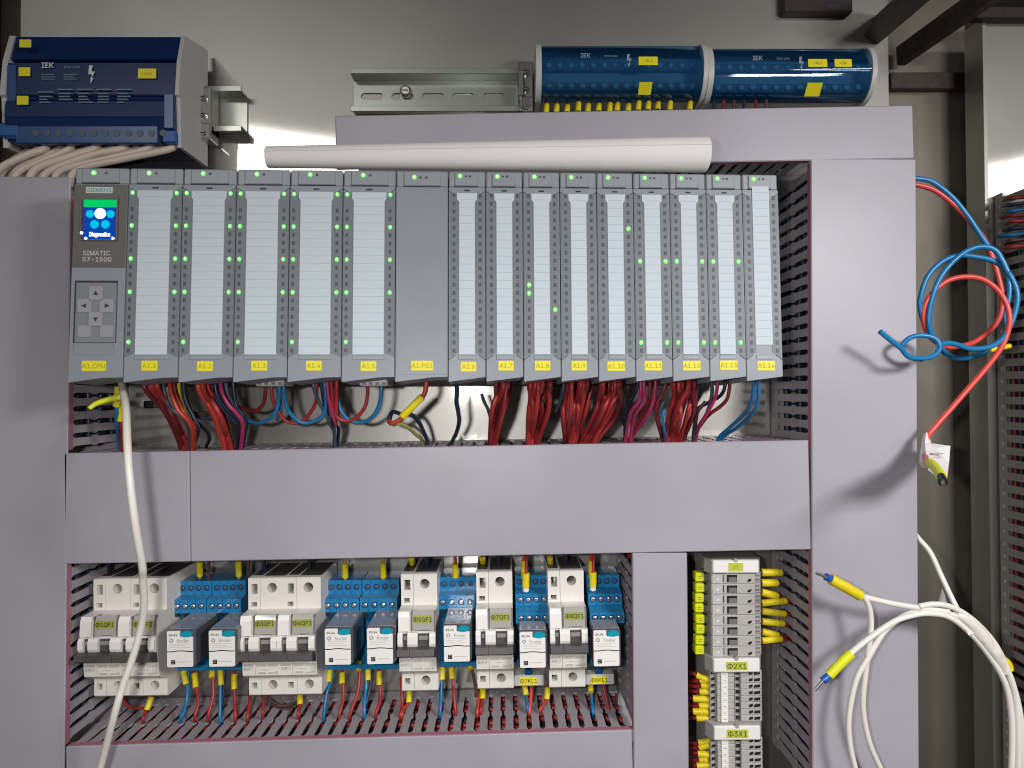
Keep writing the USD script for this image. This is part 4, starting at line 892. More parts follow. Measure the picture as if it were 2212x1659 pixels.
bundle('red wire in the second bend, under the module tagged A1.2', 'red wires in the bend under module A1.2', 6, (428, 456, 830), (456, 486, 895), (480, 506, 968), 1.6, ['red_wire', 'red_wire', 'bright_red_wire'], 2, wt=100)
wire('blue wire behind the red ones under module A1.2', [(456, 815, 92), (460, 845, 92), (480, 878, 88), (505, 905, 82), (518, 925, 74), (508, 1000, 50)], 1.5, 'blue_wire')
wire('navy wire between blue and pink under module A1.2', [(464, 815, 96), (468, 850, 96), (488, 884, 92), (514, 912, 84), (516, 940, 72), (508, 1000, 50)], 1.5, 'navy_wire')
wire('pink wire crossing the navy ones under module A1.2', [(474, 815, 100), (480, 848, 102), (494, 875, 101), (510, 892, 97), (524, 920, 86), (516, 1000, 52)], 1.45, 'pink_wire')
wire('slate wire at the outer bend under module A1.2', [(486, 815, 92), (492, 850, 92), (506, 880, 88), (526, 908, 80), (526, 930, 72), (512, 1000, 50)], 1.5, 'slate_wire')
wire('navy wire at the far side of the bundle under module A1.2', [(502, 815, 84), (506, 850, 84), (512, 880, 84), (530, 905, 80), (530, 930, 70), (516, 1000, 50)], 1.5, 'navy_wire')
# grey plugs under modules A1.3 and A1.5
for x0, x1, s_ in ((551, 612, 'A1.3'), (776, 837, 'A1.5')):
    r = px_box(x0, 817, x1, 834, 112); t = thing('grey_plug', 'grey plug under the module tagged %s' % (s_ + (', where the red loops begin' if s_ == 'A1.3' else ', beside the power module')), 'plug', (r[0], r[2], 90))
    part(t, 'body', cb(*r, 88, 112, 1), 'end_plate')
    for k in range(4): part(t, 'wire_port', bx(r[0] + 2 + k * 4.6, r[0] + 4.6 + k * 4.6, r[2] + 1.0, r[2] + 2.8, 112, 112.15), 'terminal_dark')
wire('dark red wire in a loop rising under the module A1.3', [(574, 820, 96), (573, 850, 94), (568, 874, 90), (553, 887, 86), (534, 886, 80), (512, 878, 76)], 1.35, 'dark_red_wire')
wire('red wire from the A1.3 plug looping over to module A1.4', [(586, 820, 96), (588, 858, 94), (600, 888, 90), (618, 909, 86), (640, 914, 84), (662, 902, 86), (680, 875, 92), (684, 845, 96), (682, 818, 98)], 1.35, 'red_wire')
wire('blue wire from the A1.3 plug looping back towards module A1.2', [(604, 820, 100), (602, 860, 98), (594, 892, 94), (575, 909, 88), (552, 914, 82), (528, 904, 74), (514, 888, 70)], 1.4, 'blue_wire')
wire('blue wire in the big loop between modules A1.3 and A1.4', [(612, 820, 100), (615, 860, 98), (624, 888, 94), (642, 908, 90), (662, 914, 88), (685, 907, 90), (700, 893, 92), (704, 860, 96), (700, 818, 98)], 1.4, 'blue_wire')
wire('second blue wire in the loop behind the plug of A1.3', [(598, 820, 88), (604, 862, 86), (606, 890, 84), (598, 906, 80)], 1.4, 'blue_wire')
wire('slate wire dropping under module A1.4 beside the blue loop', [(676, 818, 98), (679, 840, 98), (690, 870, 94), (704, 893, 90), (712, 915, 82), (722, 935, 70), (724, 990, 50)], 1.35, 'slate_wire')
wire('navy wire running straight into the duct under module A1.4', [(693, 818, 92), (697, 850, 90), (704, 885, 86), (718, 912, 76), (731, 925, 66), (730, 950, 54), (728, 990, 46)], 1.35, 'navy_wire')
wire('second navy wire into the duct under module A1.4', [(698, 818, 88), (704, 870, 84), (712, 905, 76), (722, 930, 66), (722, 955, 54), (722, 990, 44)], 1.35, 'navy_wire')
wire('pink wire under module A1.4 meeting the red one', [(706, 818, 100), (710, 860, 98), (716, 885, 94), (722, 905, 88), (726, 920, 80)], 1.45, 'pink_wire')
wire('straight red wire under the edge of module A1.4', [(727, 818, 100), (727, 850, 98), (725, 890, 92), (724, 915, 82)], 1.5, 'red_wire')
wire('red wire looping from A1.4 to the plug of A1.5', [(714, 820, 98), (720, 870, 94), (726, 898, 90), (745, 909, 88), (768, 903, 90), (788, 880, 94), (794, 850, 96), (793, 820, 98)], 1.4, 'red_wire')
wire('blue wire looping from A1.4 to the plug of A1.5', [(728, 820, 90), (733, 875, 88), (746, 900, 88), (766, 912, 88), (788, 911, 90), (808, 897, 94), (820, 872, 97), (824, 845, 98), (823, 818, 98)], 1.4, 'blue_wire')
# power module cable
a_ = 'under the power module'
wire('black wire curling in a loop under the power module', [(872, 900, 92), (862, 893, 88), (848, 890, 84), (843, 900, 82), (842, 914, 84), (852, 915, 90)], 1.5, 'navy_wire')
wire('black wire bending from the yellow sleeve down into the duct', [(880, 895, 84), (892, 898, 80), (905, 912, 74), (915, 932, 64), (922, 952, 54), (926, 990, 44)], 1.6, 'navy_wire')
wire('olive wire bending from the yellow sleeve down into the duct', [(850, 918, 88), (864, 915, 84), (882, 924, 76), (898, 938, 64), (912, 952, 52), (918, 990, 42)], 1.5, 'olive_wire')
wire('orange wires in a yellow printed sleeve under the power module', [(922, 815, 102), (917, 850, 102), (900, 872, 100), (872, 901, 98), (848, 914, 96), (840, 910, 92)], 1.7, 'orange_wire', sleeves=[([(912, 857, 102), (891, 878, 101), (869, 900, 99)], 2.7, 'yellow_sleeve')])
wire('navy wire hanging under the module tagged A1.6', [(988, 815, 98), (987, 850, 96), (986, 868, 94), (990, 890, 88), (992, 910, 80), (986, 935, 66), (977, 955, 54), (974, 990, 46)], 1.6, 'navy_wire')
bundle('dark red wire in the narrow bundle under the module tagged A1.7', 'red wires under module A1.7', 10, (1070, 1102, 828), (1058, 1092, 890), (1055, 1072, 958), 1.4, ['dark_red_wire', 'red_wire', 'dark_red_wire'], 7)
wire('navy wire peeping out behind the red bundle of A1.7', [(1040, 850, 60), (1046, 868, 60), (1054, 884, 60), (1060, 905, 58)], 1.3, 'navy_wire')
bundle('red wire in the thick bundle under the module tagged A1.8', 'red wires under module A1.8', 19, (1142, 1190, 828), (1130, 1194, 885), (1134, 1166, 956), 1.45, rd, 8)
bundle('red wire in the bundle under the module tagged A1.9', 'red wires under module A1.9', 17, (1224, 1278, 828), (1216, 1264, 888), (1220, 1246, 956), 1.45, rd, 9)
wire('slate wire slanting beside the red bundle of A1.9', [(1219, 820, 92), (1216, 845, 90), (1208, 872, 84), (1200, 890, 78)], 1.2, 'slate_wire')
bundle('red wire in the slanting bundle under the module tagged A1.10', 'red wires under module A1.10', 18, (1296, 1343, 828), (1280, 1340, 886), (1252, 1292, 956), 1.45, rd, 10)
wire('navy wire slanting into the duct under module A1.11', [(1380, 815, 96), (1374, 845, 94), (1358, 870, 88), (1346, 888, 80), (1342, 905, 72), (1352, 930, 62), (1354, 990, 46)], 1.35, 'navy_wire')
wire('dark navy wire behind the pink ones under module A1.11', [(1396, 815, 88), (1388, 850, 86), (1366, 880, 78), (1352, 905, 68), (1350, 950, 54), (1350, 990, 46)], 1.35, 'navy_wire')
for k, (xa_, xb_, xc_) in enumerate(((1384, 1378, 1352), (1391, 1390, 1362))): wire('pink wire under module A1.11, %s from its middle' % ['second', 'first'][k], [(xa_, 815, 100), (xa_, 845, 100), (xb_, 868, 96), (xb_ - 16, 892, 86), (xc_ + 2, 930, 68), (xc_ - 4, 990, 48)], 1.4, 'pink_wire')
wire('pink wire at the far edge of module A1.11, joining low', [(1416, 815, 98), (1414, 850, 97), (1404, 885, 90), (1386, 915, 76), (1366, 945, 60), (1358, 990, 46)], 1.4, 'pink_wire')
wire('dark red wire joining the pink ones under module A1.11', [(1404, 815, 92), (1403, 860, 90), (1388, 895, 82), (1372, 925, 70), (1360, 955, 54), (1356, 990, 46)], 1.35, 'dark_red_wire')
bundle('red wire in the drooping bundle under the module tagged A1.12', 'red wires under module A1.12', 19, (1452, 1503, 828), (1442, 1500, 892), (1432, 1476, 955), 1.45, ['red_wire', 'red_wire', 'bright_red_wire', 'dark_red_wire'], 12)
wire('dark red wire bowing out beside the bundle of A1.12', [(1440, 815, 98), (1434, 842, 98), (1420, 868, 94), (1417, 895, 88), (1424, 925, 76), (1432, 955, 58), (1436, 990, 46)], 1.35, 'dark_red_wire')
wire('slate wire inside the bow beside the bundle of A1.12', [(1436, 865, 90), (1426, 885, 88), (1424, 910, 80), (1432, 940, 64), (1436, 985, 46)], 1.2, 'slate_wire')
wire('blue wire showing low inside the bundle of A1.12', [(1434, 885, 96), (1432, 905, 94), (1435, 930, 82), (1440, 960, 60)], 1.2, 'blue_wire')
for k, (P_, m_, s_) in enumerate((([(1519, 815, 98), (1517, 840, 96), (1508, 862, 90), (1498, 876, 84)], 'navy_wire', 'short navy wire slipping behind the bundle of A1.12'),
        ([(1568, 815, 92), (1564, 842, 92), (1552, 858, 88), (1526, 872, 82), (1506, 886, 74), (1500, 920, 64), (1494, 990, 46)], 'navy_wire', 'navy wire arching under module A1.13 into the duct'),
        ([(1536, 815, 98), (1538, 850, 96), (1528, 890, 88), (1510, 920, 76), (1500, 945, 62), (1496, 990, 48)], 'slate_wire', 'slate wire in the middle under module A1.13'),
        ([(1551, 815, 100), (1546, 855, 98), (1530, 888, 90), (1512, 918, 78), (1504, 945, 62), (1500, 990, 48)], 'pink_wire', 'pink wire in the middle under module A1.13'),
        ([(1578, 815, 98), (1572, 858, 96), (1556, 878, 90), (1534, 894, 84), (1516, 915, 74), (1500, 945, 60), (1498, 990, 46)], 'dark_red_wire', 'dark red wire arching at the far side under module A1.13'),
        ([(1524, 868, 82), (1508, 888, 78), (1504, 905, 72), (1500, 935, 62), (1492, 990, 46)], 'brown_wire', 'brown wire low under module A1.13'))): wire(s_, P_, 1.35, m_)
wire('blue wire under module A1.14 turning dark at the duct', [(1628, 812, 104), (1627, 850, 102), (1618, 880, 94), (1602, 900, 82), (1575, 925, 68), (1552, 948, 54), (1545, 990, 46)], 1.45, 'blue_wire')
wire('second blue wire under module A1.14, outer one', [(1640, 812, 104), (1639, 855, 102), (1632, 884, 96), (1615, 904, 84), (1590, 925, 70), (1560, 948, 54), (1552, 990, 46)], 1.45, 'blue_wire')
# earth wire and cable group at the controller
wire('lime green wire end sticking out beside the white cable', [(262, 856, 108), (250, 859, 110), (225, 866, 113), (206, 873, 115), (192, 883, 117)], (2.6, 1.5), 'lime_sleeve', name='green_wire')
wire('blue wire behind the white cable, into the duct', [(252, 872, 92), (252, 895, 88), (253, 920, 80), (256, 945, 66), (258, 990, 50)], 1.5, 'blue_wire', sleeves=[([(256, 835, 96), (254, 858, 95), (252, 876, 92)], 2.6, 'yellow_sleeve')])
wire('red wire with a yellow sleeve behind the white cable', [(262, 835, 92), (261, 880, 88), (262, 920, 80), (264, 950, 66), (264, 990, 50)], 1.5, 'red_wire', sleeves=[([(262, 836, 92), (261, 870, 89), (260, 908, 84)], 2.3, 'yellow_sleeve')])
sc = thing('wall_screw', 'silver screw with a black washer on the plate below module A1.1', 'screw', at(318, 866, 0))
q = at(318, 862, 4); part(sc, 'head', J(cyl(q[0], q[1], 0.3, 6, 4.2, 16), cyl(q[0] - 1, q[1] - 4.5, 0.3, 9, 2.4, 12)), 'zinc', smooth=30)
q = at(327, 874, 4); part(sc, 'washer', cb(q[0] - 4.5, q[0] + 4, q[1] - 3, q[1] + 3.2, 0.3, 9, 0.8), 'black')
# the white cable
CAB = [(262, 818, 92), (264, 838, 114), (272, 880, 142), (275, 954, 162), (280, 1030, 168), (292, 1130, 166), (307, 1219, 154), (308.5, 1250, 146), (311, 1307, 136), (304, 1357, 130), (287, 1419, 128), (265, 1482, 128), (247, 1544, 128), (217, 1659, 114), (196, 1740, 113)]
single('white_cable', 'thick white cable hanging across the middle duct and the first breakers', 'cable', tube(pts(*CAB), 2.35, 14), 'white_wire', smooth=True)

# ------------------------------------------------------------------ lower row wires
YS = 'yellow_sleeve'
LW = [('red wire with yellow sleeve under the second breaker', 'red_wire', [(327, 1500), (316, 1535), (309, 1552)], (327, 1506, 317, 1534)),
      ('blue wire with slanting yellow sleeve under the first relay', 'blue_wire', [(406, 1440), (408, 1495), (402, 1520), (390, 1552)], None),
      ('red wire with yellow sleeve under the first relay', 'red_wire', [(419, 1448), (424, 1487), (429, 1514), (421, 1548)], (420, 1455, 423, 1485)),
      ('red wire with yellow sleeve just before the second relay', 'red_wire', [(459, 1436), (460, 1464), (460, 1507), (449, 1548)], (459, 1442, 457, 1464)),
      ('blue wire with yellow sleeve under the second relay', 'blue_wire', [(477, 1440), (476, 1494), (475, 1554)], (476, 1447, 478, 1480)),
      ('red wire with yellow sleeve under the second relay', 'red_wire', [(506, 1448), (507, 1509), (508, 1548)], (506, 1457, 506, 1489)),
      ('bare red wire under the edge of the second breaker pair', 'red_wire', [(541, 1490), (539, 1520), (534, 1550)], None),
      ('bare red wire under the third breaker', 'red_wire', [(570, 1490), (569, 1515), (567, 1540)], None),
      ('red wire with yellow sleeve under the fourth breaker', 'red_wire', [(648, 1490), (648, 1522), (644, 1542)], (648, 1499, 648, 1522)),
      ('blue wire with yellow sleeve under the third relay', 'blue_wire', [(722, 1440), (715, 1474), (706, 1497), (699, 1548)], (713, 1443, 710, 1473)),
      ('red wire with yellow sleeve under the third relay', 'red_wire', [(739, 1446), (742, 1502), (733, 1544)], (739, 1454, 739, 1477)),
      ('red wire with a stubby yellow sleeve between the third and fourth relay', 'red_wire', [(775, 1425), (777, 1452), (773, 1494), (756, 1544)], (775, 1429, 775, 1449)),
      ('blue wire with yellow sleeve under the fourth relay', 'sky_wire', [(794, 1432), (791, 1484), (788, 1509), (787, 1542)], (795, 1441, 795, 1470)),
      ('red wire with yellow sleeve under the fourth relay', 'red_wire', [(819, 1442), (822, 1494), (820, 1517), (812, 1542)], (819, 1451, 819, 1480)),
      ('bare red wire at the near side of breaker 5QF1', 'red_wire', [(867, 1462), (869, 1519), (865, 1544)], None),
      ('orange wire with yellow sleeve under breaker 5QF1', 'orange_wire', [(884, 1486), (882, 1517), (873, 1530), (868, 1545)], (884, 1494, 883, 1518)),
      ('blue wire with yellow sleeve under the fifth relay', 'blue_wire', [(955, 1434), (953, 1494), (951, 1540)], (955, 1442, 955, 1469)),
      ('red wire with yellow sleeve under the fifth relay', 'red_wire', [(975, 1436), (979, 1480), (981, 1500), (984, 1538)], (975, 1443, 977, 1467)),
      ('thin brown wire with a tiny sleeve beside breaker 7QF1', 'brown_wire', [(1015, 1425), (1022, 1455), (1028, 1490)], (1014, 1430, 1017, 1446)),
      ('orange wire going straight down beside breaker 7QF1', 'orange_wire', [(1033, 1478), (1033, 1510), (1031, 1540)], None),
      ('red wire with yellow sleeve under breaker 7QF1', 'red_wire', [(1043, 1482), (1042, 1512), (1038, 1535)], (1043, 1488, 1042, 1510)),
      ('blue wire with yellow sleeve under the tag 7KL1', 'blue_wire', [(1133, 1470), (1136, 1502), (1140, 1530)], (1133, 1479, 1136, 1502)),
      ('bare red wire under the tag 7KL1', 'bright_red_wire', [(1148, 1475), (1147, 1505), (1144, 1536)], None),
      ('orange wire with slanting yellow sleeve beside breaker 8QF1', 'orange_wire', [(1183, 1480), (1180, 1512), (1167, 1532)], (1183, 1486, 1181, 1511)),
      ('blue wire with yellow sleeve under the tag 8KL1', 'blue_wire', [(1276, 1470), (1278, 1510), (1281, 1538)], (1276, 1478, 1276, 1495)),
      ('bare red wire slanting into the duct under the tag 8KL1', 'red_wire', [(1302, 1475), (1312, 1520), (1327, 1560)], None)]
for lab, mt, P_, sl_ in LW:
    n_ = len(P_); Q_ = [(x, y, 33 + 17 * i / (n_ - 1)) for i, (x, y) in enumerate(P_)] + [(P_[-1][0] + 1, P_[-1][1] + 14, 44)]
    wire(lab, Q_, 1.35, mt, sleeves=[([(sl_[0], sl_[1], 36), (sl_[2], sl_[3], 41)], 2.35, YS)] if sl_ else ())
wire('second blue wire behind the sleeve under the first relay', [(399, 1440, 36), (404, 1475, 40), (404, 1510, 46), (394, 1550, 50)], 1.35, 'blue_wire', sleeves=[([(396, 1449, 40), (402, 1478, 44)], 2.2, YS)])
wire('navy wire beside the blue one under the second relay', [(486, 1440, 30), (484, 1480, 36), (477, 1530, 46)], 1.3, 'navy_wire')
wire('navy wire beside the blue one under the fourth relay', [(806, 1436, 30), (802, 1470, 36), (790, 1525, 46)], 1.3, 'navy_wire')
wire('thin red wire curving under the first breaker pair', [(262, 1505, 30), (275, 1524, 34), (298, 1530, 38), (318, 1526, 40)], 1.1, 'red_wire')
wire('brown wire sagging under the second breaker pair', [(578, 1508, 26), (605, 1524, 30), (632, 1520, 32), (646, 1512, 34)], 1.2, 'brown_wire')
wire('second brown wire sagging under the second breaker pair', [(585, 1520, 24), (612, 1532, 28), (640, 1524, 32)], 1.2, 'brown_wire')
TWs = [(431, 1200, 1243, 'olive_wire'), (450, 1200, 1246, 'brown_wire'), (515, 1200, 1243, 'olive_wire'), (536, 1200, 1246, 'brown_wire'), (745, 1203, 1246, 'olive_wire'), (827, 1203, 1246, 'olive_wire'), (889, 1192, 1216, 'olive_wire'), (983, 1204, 1246, 'orange_wire'), (1042, 1192, 1214, 'olive_wire'), (1132, 1196, 1248, 'orange_wire'), (1188, 1192, 1216, 'olive_wire'), (1277, 1196, 1246, 'orange_wire')]
place_top = ['above the first blue socket', 'second above the first blue sockets', 'third above the first blue sockets', 'just before the second breaker pair', 'above the third blue socket', 'above the fourth blue socket', 'above breaker 5QF1', 'above the fifth blue socket', 'above breaker 7QF1', 'above the socket tagged 7KL1', 'above breaker 8QF1', 'above the socket tagged 8KL1']
for (x, y0, y1, m_), pl_ in zip(TWs, place_top):
    wire('wire with yellow sleeve dropping from the duct ' + pl_, [(x - 1, y0 - 30, 46), (x, y0, 42), (x + 1, y1 + 6, 34)], 1.4, m_, sleeves=[([(x, y0 + 14, 40), (x + 1, y1, 36)], 2.5, YS)] if m_ != 'brown_wire' else [], n=8, k=4)
for x, y, s_ in ((1136, 1240, '7KL1'), (1281, 1238, '8KL1')):
    wire('wire with yellow sleeve plugged into the socket tagged ' + s_, [(x + 5, y - 52, 40), (x + 1, y - 20, 46), (x, y + 30, 44)], 1.3, 'red_wire', sleeves=[([(x, y - 2, 46), (x, y + 28, 45)], 2.9, YS)], ferrule=([(x, y + 28, 45), (x, y + 35, 44)], [(x, y + 34, 44), (x, y + 38, 42)], 'white_bright'))
for x, y, s_ in ((922, 1222, '5QF1'), (1077, 1218, '7QF1'), (1222, 1216, '8QF1'), (570, 1228, '3QF1'), (668, 1226, '4QF1'), (236, 1232, '1QF1')):
    wire('navy wire entering the top of the breaker tagged ' + s_, [(x - 2, y - 50, 44), (x, y - 14, 40), (x, y + 26, 34)], 1.7, 'navy_wire')
# red wires lying inside the bottom duct, seen through its slots
for k in range(7):
    y = 1628 + 22 * (k % 3); w = [70, 58, 46, 34, 64, 40, 26][k]
    P_ = [(160 + 330 * j, y + 30 * rnd.random() - 0.0176 * 330 * j + (4 if j % 2 else -4), w + rnd.uniform(-6, 6)) for j in range(4)] + [(1355, y - 22 + 20 * rnd.random(), w)]
    wire('red wire lying inside the bottom duct behind its slots', P_, 1.6, ['red_wire', 'red_wire', 'dark_red_wire'][k % 3], 'red wires inside the bottom duct')
# ------------------------------------------------------------------ terminal strip wires
for k in range(8):
    y = 1249 + P1 * k - 2 + [0, 0.6, 0, -0.8, 0.5, 0, 1, 0][k]; x = 1512 + [0, 0.5, -0.5, -1, 1, 1.2, 0.4, 0][k]
    a, b = at(x - 10, y - 9.2, 52), at(x + 10, y + 9.4, 52)
    t = thing('marker_block', 'square yellow marker beside the knife terminal, %s from the top' % ORD(k), 'wire marker', (a[0], b[1], 40), 'square yellow markers beside the knife terminals')
    part(t, 'sleeve', cb(a[0], b[0], b[1], a[1], 44, 52, 0.7), 'lime_sleeve')
    part(t, 'wire_end', tube(pts((x + 6, y, 47), (x + 16, y, 47)), 1.6, 8, 2), 'brown_wire', smooth=True)
    c = (a + b) / 2
    part(t, 'printing', J(bx(c[0] - 2.0, c[0] + 1.8, c[1] + 0.5, c[1] + 1.0, 52, 52.12), bx(c[0] - 1.4, c[0] + 1.9, c[1] - 1.0, c[1] - 0.5, 52, 52.12)), 'ink_soft', kind='stuff')
RS = [(1645, 1228, 1687, 1245), (1645, 1252, 1678, 1266), (1645, 1279, 1678, 1287), (1645, 1303, 1697, 1298), (1646, 1320, 1695, 1326), (1646, 1342, 1692, 1347), (1646, 1364, 1680, 1372), (1646, 1384, 1687, 1380)]
for k, (x0, y0, x1, y1) in enumerate(RS):
    ym = (y0 + y1) / 2 if k < 2 else None
    ya, yb = (ym, ym) if ym else (y0, y1)
    wire('wire with yellow sleeve on the duct side of the terminals, %s from the top' % ORD(k), [(x0 - 6, ya, 44), (x0, ya, 44), (x1, yb, 42), (x1 + 12, yb + 2, 36), (x1 + 34, yb + 8, 20)], 1.35, ['brown_wire', 'red_wire'][k > 1], 'sleeved wires on the duct side of the terminals', sleeves=[([(x0, ya, 44), ((x0 + x1) / 2, (ya + yb) / 2, 44), (x1, yb, 42)], 3.0 if k < 3 else 2.7, YS)])
LS = [(1504, 1458, 1534, 1470), (1512, 1470, 1537, 1466), (1516, 1482, 1534, 1481), (1512, 1494, 1534, 1494), (1497, 1509, 1535, 1511), (1511, 1525, 1533, 1524), (1497, 1537, 1530, 1537), (1505, 1551, 1532, 1552),
      (1510, 1605, 1534, 1600), (1511, 1614, 1532, 1608), (1508, 1628, 1532, 1630), (1512, 1642, 1530, 1640), (1506, 1654, 1536, 1652)]
for k, (x0, y0, x1, y1) in enumerate(LS):
    d = 'below the bracket tagged ' + ('2X1, ' if k < 8 else '3X1, ') + ORD(k if k < 8 else k - 8)
    wire('red wire with yellow sleeve entering the slim terminals ' + d, [(1470, y0 + (y0 - y1) * 0.6 - 2, 30), (1490, y0 + (y0 - y1) * 0.4, 40), (x0, y0, 48), (x1, y1, 50), (x1 + 8, y1, 48)], 1.6, 'red_wire', 'red wires with yellow sleeves at the slim terminals', sleeves=[([(x0, y0, 48), (x1, y1, 50.5)], 2.6, YS)])

# ================================================================== loose wires on the far side
W0 = 118
def P3(L, w0=W0, w1=None):
    n_ = len(L); return [(x, y, w0 + ((w1 if w1 is not None else w0) - w0) * i / (n_ - 1)) for i, (x, y) in enumerate(L)]
wire('long blue wire coming out beside the tall duct and coiled in loops', P3([(1955, 384), (1983, 386), (2014, 393), (2056, 425), (2093, 470), (2131, 527), (2160, 562), (2176, 592), (2180, 635), (2171, 680), (2176, 712), (2166, 735), (2129, 760), (2096, 772), (2064, 773), (2041, 762), (2030, 745), (2012, 722), (2006, 690), (2013, 645), (2031, 600), (2059, 565), (2089, 542), (2121, 533), (2149, 540), (2165, 562), (2178, 590)], 56, 88), 1.95, 'sky_wire', n=10)
wire('outer blue loop of the coil, sweeping wide over the second plate', P3([(1996, 700), (1988, 668), (1989, 640), (2004, 597), (2034, 566), (2071, 552), (2109, 555), (2144, 563), (2172, 582), (2191, 612), (2198, 642), (2192, 676), (2180, 708), (2164, 733), (2135, 750), (2096, 753), (2066, 744), (2044, 741), (2030, 748), (2020, 768)], 74, 96), 1.9, 'sky_wire', n=10)
wire('thin blue wire end with a small knotted ring before the tall duct', P3([(1901, 716), (1920, 732), (1946, 752), (1962, 770), (1988, 774), (2014, 770), (2030, 752), (2022, 733), (1998, 725), (1972, 727), (1953, 740), (1950, 756), (1966, 772), (1992, 777)], 112, 92), 1.8, 'sky_wire', n=10)
wire('red wire coiled with the blue one and reaching down to the white tag', P3([(1955, 398), (1983, 400), (2020, 412), (2066, 447), (2102, 487), (2129, 522), (2150, 575), (2165, 640), (2160, 682), (2140, 712), (2106, 738), (2072, 748), (2040, 748), (2010, 728), (1996, 697), (1996, 665), (2014, 633), (2046, 607), (2084, 598), (2121, 603), (2151, 623), (2172, 652), (2180, 682), (2178, 712), (2163, 750), (2134, 790), (2100, 830), (2060, 876), (2009, 935)], 54, 96) + [(2001, 955, 96), (1998, 980, 104), (2002, 996, 138), (2012, 1006, 152)], 2.0, 'bright_red_wire', n=10,
     sleeves=[([(2009, 1000, 150), (2022, 1013, 162), (2034, 1030, 176)], 3.0, 'lime_sleeve')], ferrule=([(2032, 1027, 175), (2037, 1042, 184)], [(2036, 1040, 184), (2038, 1046, 188)], 'black'))
t = thing('paper_tag', 'crumpled white paper tag stuck round the end of the red wire', 'paper tag', at(2010, 985, 140))
G = [[(1996, 938), (2001, 934), (2005, 935), (2007, 937)], [(1992, 955), (1998, 956), (2006, 957), (2012, 959)], [(1988, 978), (2000, 976), (2022, 968), (2053, 963)], [(1986, 1000), (2004, 998), (2026, 996), (2050, 1000)], [(1992, 1010), (2002, 1012), (2020, 1028), (2046, 1032)]]
gw = [[98, 101, 100, 98], [100, 106, 104, 100], [108, 116, 110, 103], [126, 134, 126, 116], [146, 154, 145, 136]]
gv = np.array([[at(*G[i][j], gw[i][j] - 4) for j in range(4)] for i in range(5)]).reshape(-1, 3); gf = []
for i in range(4):
    for j in range(3): q = i * 4 + j; gf += [(q, q + 4, q + 5), (q, q + 5, q + 1)]
gn = len(gv); part(t, 'flag', (np.vstack([gv, gv - [0, 0, 0.4]]), np.array(gf + [(a[2] + gn, a[1] + gn, a[0] + gn) for a in gf])), 'paper')
a = at(2028, 980, 116); part(t, 'printed_line', J(bx(a[0] - 5, a[0] + 3, a[1] - 0.3, a[1] + 0.3, 112, 117.5), bx(a[0] - 5, a[0] + 1, a[1] - 2.6, a[1] - 2.0, 114, 119)), 'grey_print')
wire('yellow sleeve piece on the wires at the bottom of the coil', P3([(2138, 757), (2160, 752), (2182, 747)], 88), 1.9, 'yellow_sleeve', name='yellow_marker')

WW = 'white_wire'
wire('white wire rising behind the tall duct and joining the white loop', P3([(1968, 1140), (1983, 1162), (2009, 1193), (2033, 1244), (2050, 1280), (2068, 1316), (2092, 1352), (2124, 1392)], 62, 100), 2.0, WW, n=10)
wire('white wire from the upper yellow sleeve, lying along the loop', P3([(1858, 1286), (1885, 1294), (1935, 1305), (2009, 1317), (2062, 1330), (2098, 1355), (2134, 1394), (2165, 1432), (2184, 1466), (2196, 1519), (2200, 1600), (2198, 1700)], 108, 104), 2.05, WW, n=10)
wire('white wire in the upper yellow sleeve with blue ferrule, dropping straight down', P3([(1800, 1254), (1830, 1270), (1858, 1284), (1872, 1299), (1880, 1325), (1881, 1360), (1876, 1400), (1870, 1450), (1864, 1510), (1867, 1555), (1880, 1610), (1903, 1662), (1925, 1710)], 112, 96), 2.0, WW, n=10,
     sleeves=[([(1794, 1251, 112), (1826, 1268, 112), (1859, 1287, 111)], 3.8, 'yellow_sleeve')], ferrule=([(1799, 1253, 112), (1784, 1246, 113)], [(1785, 1247, 113), (1763, 1238, 114)], 'ferrule_blue'))
wire('white wire in the lower yellow sleeve with blue ferrule, bending up into the loop', P3([(1792, 1458), (1815, 1434), (1842, 1407), (1880, 1377), (1931, 1343), (1968, 1330), (2005, 1325)], 109, 108) + P3([(2052, 1334), (2100, 1372), (2142, 1424), (2172, 1478), (2184, 1540), (2186, 1610), (2183, 1700)], 107, 102), 2.05, WW, n=10,
     sleeves=[([(1791, 1459, 109), (1814, 1435, 109), (1839, 1411, 108.5)], 3.3, 'lime_sleeve')], ferrule=([(1793, 1457, 109), (1778, 1470, 110)], [(1779, 1469, 110), (1760, 1491, 111)], 'ferrule_blue'))
wire('white wire forming the outer left sweep of the loop', P3([(2050, 1322), (2010, 1318), (1971, 1324), (1939, 1339), (1908, 1367), (1876, 1420), (1849, 1470), (1834, 1544), (1835, 1600), (1846, 1655), (1862, 1710)], 107, 102), 2.0, WW, n=10)
wire('white wire forming the upper sweep of the loop to the frame edge', P3([(1985, 1310), (2016, 1305), (2049, 1309), (2084, 1326), (2121, 1357), (2154, 1399), (2179, 1454), (2199, 1519), (2209, 1594), (2213, 1700)], 108, 104), 2.0, WW, n=10)
t = thing('tape_wrap', 'creased pale tape wrapped round the white wire loop', 'tape', at(2120, 1370, 118))
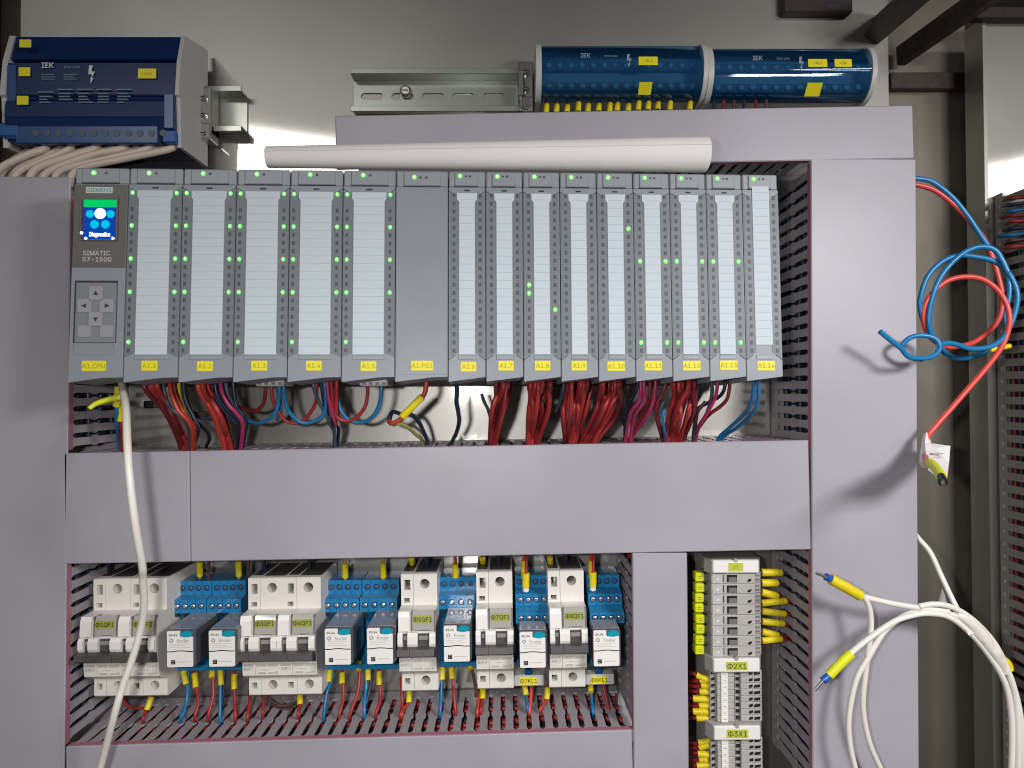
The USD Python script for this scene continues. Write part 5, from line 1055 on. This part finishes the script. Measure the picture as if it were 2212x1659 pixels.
C_ = spline(np.array(P3([(2066, 1326), (2090, 1342), (2112, 1366), (2136, 1396), (2156, 1424), (2172, 1452)], 106, 104)), 6)
tv = np.array([at(*c) for c in C_]); rr = np.interp(np.linspace(0, 1, len(tv)), [0, 0.15, 0.4, 0.7, 1], [3.0, 4.4, 5.2, 4.8, 3.1])
m_ = tube(tv, rr, 12, raw=True); vv = m_[0] + 0.7 * (meshkit.noise(m_[0] * 0.35, 3)[:, None] - 0.5) * 2
part(t, 'wrap', (vv, m_[1]), 'tape', smooth=35)
part(t, 'loose_end', hull([at(x, y, w) for x, y, w in ((2080, 1345, 107), (2092, 1372, 109), (2104, 1380, 105), (2112, 1366, 109), (2090, 1350, 103))]), 'tape')
wire('yellow sleeve sticking out of the white loop towards the second plate', P3([(2166, 1424), (2176, 1434), (2181, 1448)], 103), 2.9, 'yellow_sleeve', name='yellow_marker')
single('torn_tag', 'small torn white tag on the rising white wire', 'paper tag', hull([at(x, y, w) for x, y, w in ((2035, 1270, 92), (2041, 1284, 96), (2046, 1304, 95), (2030, 1306, 90), (2028, 1297, 89), (2034, 1288, 93))]), 'paper')
# wires at the second plate's duct
for k in range(9):
    y = 428 + 13 * k; c = ['dark_red_wire', 'navy_wire', 'blue_wire', 'dark_red_wire', 'red_wire', 'navy_wire', 'blue_wire', 'brown_wire', 'red_wire'][k]
    wire('wire at the second plate running into the far duct, %s from the top' % ORD(k), [(2150 + rnd.uniform(4, 24), y + 4, 18), (2185, y + rnd.uniform(-3, 3), 30), (2225, y - 4, 36), (2270, y - 12, 38)], 1.6, c, 'wires above the duct on the second plate')
xf = at(2151, 900, 0)[0]
for k in range(12):
    c = ['dark_red_wire', 'navy_wire', 'brown_wire', 'slate_wire', 'brown_wire', 'navy_wire'][(k * 5) % 6]; w = 9 + 5.5 * k
    single(c, 'wire lying inside the far duct behind its slots', 'wire', tube([(xf + 7 + 2.5 * (k % 3) + rnd.uniform(-1.5, 1.5), v, w + rnd.uniform(-3, 3)) for v in (130, 40, -60, -160, -260, -360)], 2.3, 7), c, 'wires inside the far duct', smooth=True)
